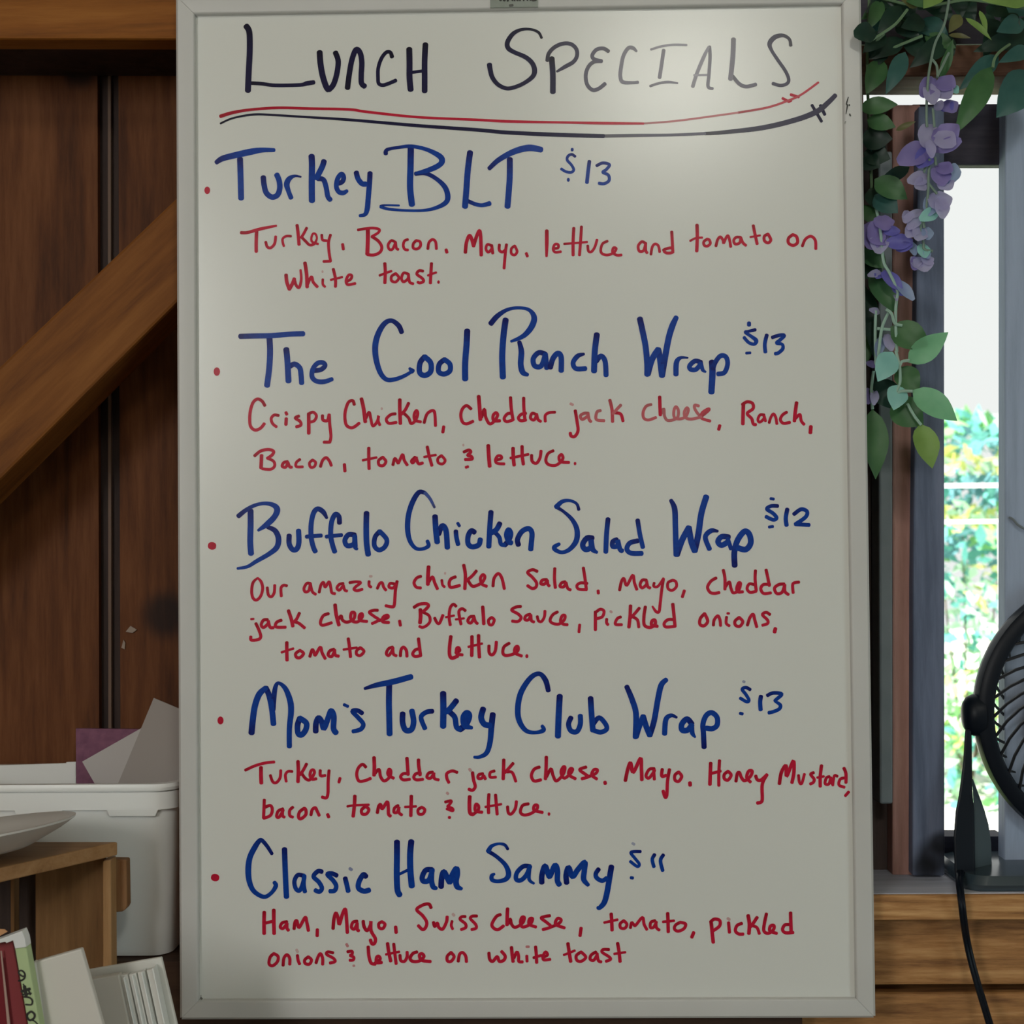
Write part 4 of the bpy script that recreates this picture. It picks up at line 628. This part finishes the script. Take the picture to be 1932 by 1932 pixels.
# ------------------------------------------------------------------ right: garland of leaves and wisteria
def leaf_mat(name, c1, c2, trans=0.35, rough=0.42):
    m = noise_mat(name, c1, c2, 45, rough, 0.45, detail=3.0); t = m.node_tree; b = t.nodes['Principled BSDF']
    out = t.nodes['Material Output']; tr = t.nodes.new('ShaderNodeBsdfTranslucent'); mx = t.nodes.new('ShaderNodeMixShader')
    mx.inputs['Fac'].default_value = trans
    src = b.inputs['Base Color'].links[0].from_socket
    t.links.new(src, tr.inputs['Color']); t.links.new(b.outputs[0], mx.inputs[1]); t.links.new(tr.outputs[0], mx.inputs[2]); t.links.new(mx.outputs[0], out.inputs['Surface'])
    return m
LM = {'d': leaf_mat('deep_green_leaf', (0.010, 0.036, 0.027), (0.020, 0.060, 0.038)),
      't': leaf_mat('teal_leaf', (0.028, 0.11, 0.10), (0.05, 0.15, 0.135)),
      'g': leaf_mat('green_leaf', (0.045, 0.14, 0.05), (0.08, 0.20, 0.075)),
      'l': leaf_mat('light_green_leaf', (0.22, 0.55, 0.30), (0.30, 0.66, 0.38), 0.5),
      'y': leaf_mat('yellow_green_leaf', (0.22, 0.38, 0.09), (0.30, 0.48, 0.13), 0.45),
      'a': leaf_mat('aqua_leaf', (0.26, 0.58, 0.54), (0.34, 0.68, 0.62), 0.3),
      'o': leaf_mat('olive_leaf', (0.12, 0.12, 0.045), (0.18, 0.18, 0.07)),
      'p': leaf_mat('purple_petal', (0.24, 0.20, 0.50), (0.33, 0.27, 0.60), 0.4),
      'v': leaf_mat('violet_petal', (0.16, 0.15, 0.55), (0.22, 0.21, 0.64), 0.4),
      'L': leaf_mat('lilac_petal', (0.46, 0.43, 0.70), (0.54, 0.52, 0.76), 0.45),
      'b': leaf_mat('pale_blue_petal', (0.33, 0.42, 0.66), (0.40, 0.50, 0.74), 0.5)}
M_STEMW = new_mat('grey_green_stem', (0.17, 0.25, 0.20), 0.5); M_STEM = new_mat('vine_stem', (0.13, 0.22, 0.12), 0.5); M_STEMA = new_mat('pale_stem', (0.30, 0.46, 0.38), 0.5)
def leaf(parent, name, bx, by, tx, ty, w, kind, Y, dy=0.008, round_=False, cup=0.18):
    """one leaf or petal: curved blade with a folded midrib, base and tip at different depths"""
    A, B = P(bx, by, Y + dy*.5), P(tx, ty, Y - dy*.5); d = B - A; L = d.length; t = d / L
    side = t.cross(Vector((0, 1, 0))).normalized(); nrm = side.cross(t).normalized()
    if nrm.y > 0: nrm = -nrm
    hw = w * .5 * (Y - CAM.y) / FOC; n = 8; vs = []; fs = []
    for i in range(n+1):
        s = i/n
        wd = (math.sin(math.pi * min(1, s*1.0))**.55 if round_ else (math.sin(math.pi * s**.78)**.9)) * hw
        if i in (0, n): wd = hw * (.30 if round_ else .015)
        arch = math.sin(math.pi*s) * L * .10
        c = A + d*s + nrm*arch
        for j in (-1, -.5, 0, .5, 1):
            vs.append(c + side*(wd*j) + nrm*(-cup*wd*(1-abs(j))) + nrm*(.12*wd*math.sin(s*9+j*2)*abs(j)))
    for i in range(n):
        for j in range(4): a = i*5+j; fs.append((a, a+1, a+6, a+5))
    return obj(name, vs, fs, LM[kind], parent, smooth=True)

ivy = thing('ivy_garland', 'dense dark green artificial ivy garland along the window header', 'garland', P(1790, 60, .03))
LEAVES = [  # base x, y, tip x, y, width, colour, depth
 (1700,12,1655,64,30,'d',.02), (1662,0,1640,55,26,'g',.03), (1670,62,1628,100,30,'d',.02),
 (1705,75,1640,112,30,'d',.03), (1708,98,1671,178,30,'t',.012), (1665,112,1634,178,36,'g',.025), (1640,128,1652,152,22,'d',.03),
 (1622,204,1694,197,30,'g',.02), (1884,104,1809,170,32,'t',.012), (1870,126,1801,254,42,'g',.006), (1945,92,1884,118,26,'t',.01),
 (1950,135,1880,222,64,'t',.018), (1945,66,1836,98,34,'d',.03), (1950,-8,1846,-2,44,'y',.008), (1775,-24,1742,16,34,'y',.01),
 (1705,-14,1758,14,30,'g',.012), (1735,10,1690,-12,26,'o',.014), (1774,150,1798,74,17,'g',.016), (1795,70,1716,128,36,'d',.035), (1822,34,1871,76,11,'y',.01),
 (1848,20,1862,66,10,'y',.012), (1790,66,1832,72,9,'o',.012), (1812,28,1790,62,22,'o',.02), (1690,246,1728,229,10,'o',.015),
 (1636,226,1690,240,30,'g',.022), (1626,262,1684,262,42,'d',.028), (1630,288,1680,300,38,'d',.03), (1640,240,1662,300,36,'t',.035), (1626,300,1660,316,34,'d',.03),
 (1716,315,1650,352,22,'d',.026), (1650,338,1712,376,40,'g',.018), (1650,368,1694,402,40,'t',.022), (1640,356,1668,398,36,'d',.028), (1624,388,1652,424,26,'g',.028),
 (1628,470,1672,506,36,'g',.026), (1628,500,1664,520,40,'d',.03), (1645,512,1692,592,42,'g',.02), (1632,540,1652,684,30,'d',.03), (1640,600,1632,690,30,'g',.034),
 (1932,40,1880,60,34,'t',.02), (1890,30,1925,52,30,'d',.025), (1860,12,1905,30,28,'d',.03), (1745,40,1700,52,32,'d',.03), (1760,52,1780,100,26,'g',.04),
 (1690,46,1735,70,30,'d',.034), (1640,14,1700,30,30,'d',.036), (1700,36,1668,50,22,'d',.03), (1640,80,1690,90,24,'d',.034), (1668,88,1650,126,26,'d',.03), (1700,56,1760,60,24,'t',.045),
 (1740,-6,1800,40,36,'d',.05), (1800,-10,1840,40,40,'d',.05), (1850,40,1900,80,36,'d',.045), (1900,70,1940,112,34,'d',.035), (1890,8,1935,30,30,'t',.04)]
for (bx, by, tx, ty, w_, k_, y_) in LEAVES: leaf(ivy, 'leaf', bx, by, tx, ty, w_*1.15, k_, y_)
leaf(ivy, 'leaf', 1652, 62, 1611, 64, 40, 'd', -.016, round_=True)
rnd = random.Random(4)
for i in range(34):                                          # filling leaves above and behind
    bx, by = rnd.uniform(1636, 2010), rnd.uniform(-70, 70) if i % 3 else rnd.uniform(-40, 30)
    a = rnd.uniform(0.2, 2.9); l_ = rnd.uniform(46, 80)
    leaf(ivy, 'leaf', bx, by, bx+math.cos(a)*l_, min(by+abs(math.sin(a))*l_, 112), rnd.uniform(26, 42), rnd.choice('ddddtdg'), rnd.uniform(.035, .049))
mb = Mb()
for pts in ([(1600,-20,.04),(1660,-4,.03),(1740,12,.035),(1830,0,.03),(1930,14,.03),(2020,-6,.04)], [(1640,78,.012),(1665,63,.012),(1690,45,.012),(1712,18,.015)], [(1632,92,.02),(1650,80,.02),(1668,64,.02)],
            [(1640,-10,.035),(1636,120,.035),(1640,240,.034),(1644,360,.034),(1640,480,.034),(1648,610,.034)], [(1873,128,.006),(1876,112,.008),(1886,98,.012),(1905,84,.02)], [(1682,92,.03),(1710,80,.03),(1740,68,.03)]):
    mb.tube(spline([P(*p) for p in pts], 6), .0014, 6)
mb.obj('stem', M_STEM, ivy, smooth=True)

ws = thing('wisteria_spray', 'hanging artificial wisteria spray of lilac flowers in front of the window', 'flower spray', P(1755, 20, .0))
PET = [(1762,146,1738,182,30,'p',.002),(1768,150,1800,166,34,'p',.0),(1752,158,1760,196,30,'L',-.002),(1772,165,1790,186,32,'L',-.002),(1790,160,1806,176,18,'a',.0),(1765,208,1778,190,16,'L',-.003),(1782,190,1800,212,30,'p',.0),(1776,196,1795,208,26,'v',.002),
 (1766,238,1742,276,46,'L',.002),(1768,240,1800,268,52,'p',.0),(1765,252,1800,276,36,'L',-.004),(1754,278,1694,306,42,'p',-.002),(1758,282,1730,314,34,'v',.0),(1764,284,1814,264,26,'p',-.002),(1752,264,1758,298,18,'L',-.005),
 (1772,312,1776,350,36,'p',.0),(1768,312,1796,324,26,'p',-.001),(1776,340,1792,358,30,'L',-.002),(1778,328,1812,330,38,'b',.0),(1752,334,1712,342,26,'L',-.002),(1748,345,1726,352,26,'L',-.003),
 (1765,362,1780,398,42,'L',.0),(1762,368,1750,406,30,'b',.002),(1775,372,1778,412,26,'L',-.002),(1770,398,1735,414,24,'a',-.001),
 (1742,398,1704,412,14,'L',.0),(1716,398,1706,420,20,'L',-.002),(1738,404,1712,432,22,'L',-.001),(1730,424,1710,446,26,'L',-.002),(1742,428,1728,452,30,'L',-.003),(1748,428,1750,452,22,'b',-.001),(1740,460,1744,486,24,'a',.0),(1746,470,1750,488,14,'b',.0),
 (1738,484,1744,512,36,'L',-.002),(1728,484,1726,504,22,'L',.0),(1735,486,1722,508,24,'p',.0),(1745,482,1754,500,22,'L',-.001)]
for (bx, by, tx, ty, w_, k_, y_) in PET: leaf(ws, 'petal', bx, by, tx, ty, w_*1.1, k_, y_, dy=.010, round_=True, cup=.3)
mb = Mb()
for pts in ([(1792,-10,.012),(1782,44,.008),(1765,80,.005),(1757,112,.003),(1751,150,-.001),(1748,210,.0),(1749,240,.002)], [(1758,112,.003),(1767,124,.003),(1769,146,.0)], [(1760,205,.0),(1763,240,.0)], [(1754,300,.0),(1752,330,.0),(1751,360,.0),(1747,398,.0)], [(1754,300,.0),(1742,326,.0)], [(1764,296,.0),(1766,312,.0)], [(1752,346,.0),(1768,366,.0)], [(1745,398,.0),(1737,428,.0),(1742,456,.0),(1744,470,.0),(1760,474,-.002)], [(1739,404,.0),(1744,430,.0)], [(1768,145,.0),(1790,100,.01)]):
    mb.tube(spline([P(*p) for p in pts], 6), .0012, 6)
mb.obj('stem', M_STEMW, ws, smooth=True)

w2 = thing('wisteria_spray', 'hanging wisteria spray with violet flowers and light green leaves beside the board edge', 'flower spray', P(1680, 400, .01))
PET2 = [(1672,432,1640,452,48,'p',.012),(1664,406,1670,434,36,'p',.012),(1650,418,1642,470,44,'p',.014),(1660,436,1656,478,34,'L',.012),(1668,436,1698,437,18,'v',.008),(1672,458,1722,456,28,'v',.006),(1690,470,1722,462,18,'v',.006),(1718,456,1726,482,16,'b',.006),
 (1662,514,1637,520,14,'L',.012),(1662,512,1652,524,18,'v',.014),(1665,512,1700,546,24,'v',.008),(1688,528,1724,566,20,'b',.004),(1684,540,1712,556,20,'v',.008),(1688,556,1692,568,8,'L',.008),(1660,590,1640,584,12,'L',.014),
 (1672,630,1682,662,20,'L',.012),(1662,636,1655,672,18,'b',.014),(1640,680,1648,694,18,'p',.016),(1640,732,1636,762,22,'p',.018),(1650,734,1648,764,16,'L',.014)]
for (bx, by, tx, ty, w_, k_, y_) in PET2: leaf(w2, 'petal', bx, by, tx, ty, w_*1.1, k_, y_, dy=.010, round_=True, cup=.3)
LV2 = [(1680,617,1755,654,54,'g',.006),(1713,684,1789,627,44,'l',.002),(1684,664,1656,720,44,'a',.002),(1694,694,1734,738,46,'g',.008),(1696,726,1686,774,40,'a',.002),(1722,736,1806,794,48,'l',-.002),(1684,758,1742,804,60,'g',.01),(1736,800,1759,884,46,'y',.0),(1646,772,1652,904,48,'g',.012),(1655,716,1684,772,54,'d',.018)]
for (bx, by, tx, ty, w_, k_, y_) in LV2: leaf(w2, 'leaf', bx, by, tx, ty, w_*1.05, k_, y_)
mb = Mb()
for pts in ([(1650,380,.03),(1660,430,.014),(1664,468,.010),(1667,495,.010),(1678,515,.008),(1690,540,.006),(1694,552,.006)], [(1652,586,.014),(1651,640,.014),(1653,700,.014)], [(1672,584,.008),(1682,592,.006),(1688,610,.006),(1702,614,.006)], [(1676,590,.010),(1664,618,.010),(1658,660,.010),(1654,690,.012)], [(1655,620,.012),(1680,622,.010)],
            [(1690,662,.006),(1697,688,.004),(1702,682,.004),(1716,680,.002)], [(1697,688,.004),(1698,720,.006),(1690,742,.004)], [(1694,742,.004),(1702,738,.002),(1722,738,-.002)], [(1648,700,.016),(1644,735,.016),(1646,772,.014)], [(1712,762,.008),(1725,785,.004),(1738,802,.002)], [(1694,552,.006),(1690,580,.008),(1690,620,.008),(1692,664,.006)]):
    mb.tube(spline([P(*p) for p in pts], 6), .0014, 6)
mb.obj('stem', M_STEMA, w2, smooth=True)

# ------------------------------------------------------------------ outdoors, seen through the window
GZ = -0.3
struct(Mb().add([(-6,.6,GZ),(14,.6,GZ),(14,26,GZ),(-6,26,GZ)], [(0,1,2,3)]).obj('ground', noise_mat('pale_gravel', (0.66,0.66,0.60), (0.80,0.80,0.75), 9, 0.9)))
struct(Mb().box(-4, 12, 1.6, 5.6, GZ, GZ+.03).obj('lawn', noise_mat('lawn', (0.10,0.20,0.05), (0.20,0.32,0.10), 9, 0.9)))
FYD = 5.0
fence = thing('fence', 'thin white garden rail fence outside the window', 'fence', (P(1840, 950, FYD).x, FYD, GZ))
for py, hh in ((916, 7), (984, 6)):
    za, zb = P(1840, py-hh/2, FYD).z, P(1840, py+hh/2, FYD).z
    Mb().box(-3, 9, FYD-.01, FYD+.012, zb, za).obj('rail', new_mat('white_rail', (0.9,0.9,0.9), 0.6), fence)
px_ = P(1889, 950, FYD).x
for dx in (-3.2, -1.6, 0, 1.6, 3.2):
    Mb().box(px_+dx-.012, px_+dx+.014, FYD-.02, FYD+.02, GZ, P(1840, 980, FYD).z).obj('post', new_mat('white_post', (0.9,0.9,0.9), 0.6), fence)
def bush_mat(name, c1, c2):
    return leaf_mat(name, c1, c2, 0.4, 0.7)
BM = [bush_mat('teal_shade_foliage', (0.10,0.36,0.34), (0.18,0.52,0.50)), bush_mat('fresh_foliage', (0.22,0.50,0.20), (0.34,0.66,0.30)), bush_mat('yellow_foliage', (0.62,0.66,0.20), (0.75,0.72,0.30)), bush_mat('pale_overexposed_foliage', (0.45,0.70,0.52), (0.6,0.8,0.66)), bush_mat('blue_shade_foliage', (0.10,0.28,0.34), (0.18,0.38,0.46))]  # teal and blue leaves paint bluish shade, pale ones overexposed light
def bush(label, name, cat, cx_, cy_, r, h, mats, n, seed, group, lsz=.07, bands=None):
    g = random.Random(seed); root = thing(name, label, cat, (cx_, cy_, GZ), group)
    acc = [Mb() for _ in mats]
    for i in range(n):
        u = g.random(); a = g.uniform(0, 6.283); zz = u * h
        rr = r * (1 - max(0, (u-.88)/.12)**2)**.5 * g.uniform(.4, 1.0) * (1 + .12*math.sin(5*a+seed+7*u))
        c = Vector((cx_+rr*math.cos(a), cy_+rr*math.sin(a), GZ+.04+zz))
        t = Vector((g.gauss(0,1), g.gauss(0,1), g.gauss(0,.8))).normalized(); s_ = t.cross(Vector((g.gauss(0,1), g.gauss(0,1), g.gauss(0,1)))).normalized()
        L = lsz * g.uniform(.6, 1.3)
        k = int((math.sin(c.z*6+seed)+math.sin(c.x*9+c.z*3)+2.2+g.random()*1.3)/5.6*len(mats)) % len(mats)
        if bands:
            ks = next((b_[1] for b_ in bands if u <= b_[0]), bands[-1][1]); k = ks[g.randrange(len(ks))]
            if k is None: continue
        acc[k].add([c-t*L, c+s_*L*.45-t*L*.1, c+t*L, c-s_*L*.45-t*L*.1], [(0,1,2,3)])
    first = True
    for mbx, mt in zip(acc, mats):
        if mbx.v: mbx.obj('foliage', mt, root)
    st = Mb()
    for k in range(5): st.tube([Vector((cx_,cy_,GZ-.02)), Vector((cx_+r*.5*math.cos(k*1.3), cy_+r*.5*math.sin(k*1.3), GZ+h*.7))], [.010,.004], 6)
    st.obj('stem', new_mat('bark', (0.10,0.07,0.05), 0.8), root)
bx0 = P(1840, 960, 8.0).x
BANDS = [(.10,[1,0,3]),(.20,[1,0,2,3]),(.34,[2,1,3,3]),(.50,[3,3,None,None,None,0]),(.60,[2,0,3,None]),(.70,[4,0,4,0,1]),(.76,[2,2,3,1]),(.84,[4,0,4]),(.90,[2,3,2]),(.95,[0,4,0]),(1.0,[1,0,3])]  # colour by height, pale middle painted as overexposed foliage
bush('tall bright bush outside the window, behind the fan and white rails', 'garden_bush', 'bush', bx0+.08, 8.5, .72, 2.62, BM, 3400, 3, 'bushes beyond the fence', .075, BANDS)
bush('pale green bush outside, farther left behind the whiteboard', 'garden_bush', 'bush', bx0-1.75, 8.6, .8, 1.9, [BM[3],BM[0],BM[1]], 1300, 13, 'bushes beyond the fence')
bush('green bush outside, farther right behind the grey post', 'garden_bush', 'bush', bx0+1.95, 8.8, .8, 2.2, [BM[1],BM[0],BM[2]], 1300, 17, 'bushes beyond the fence')
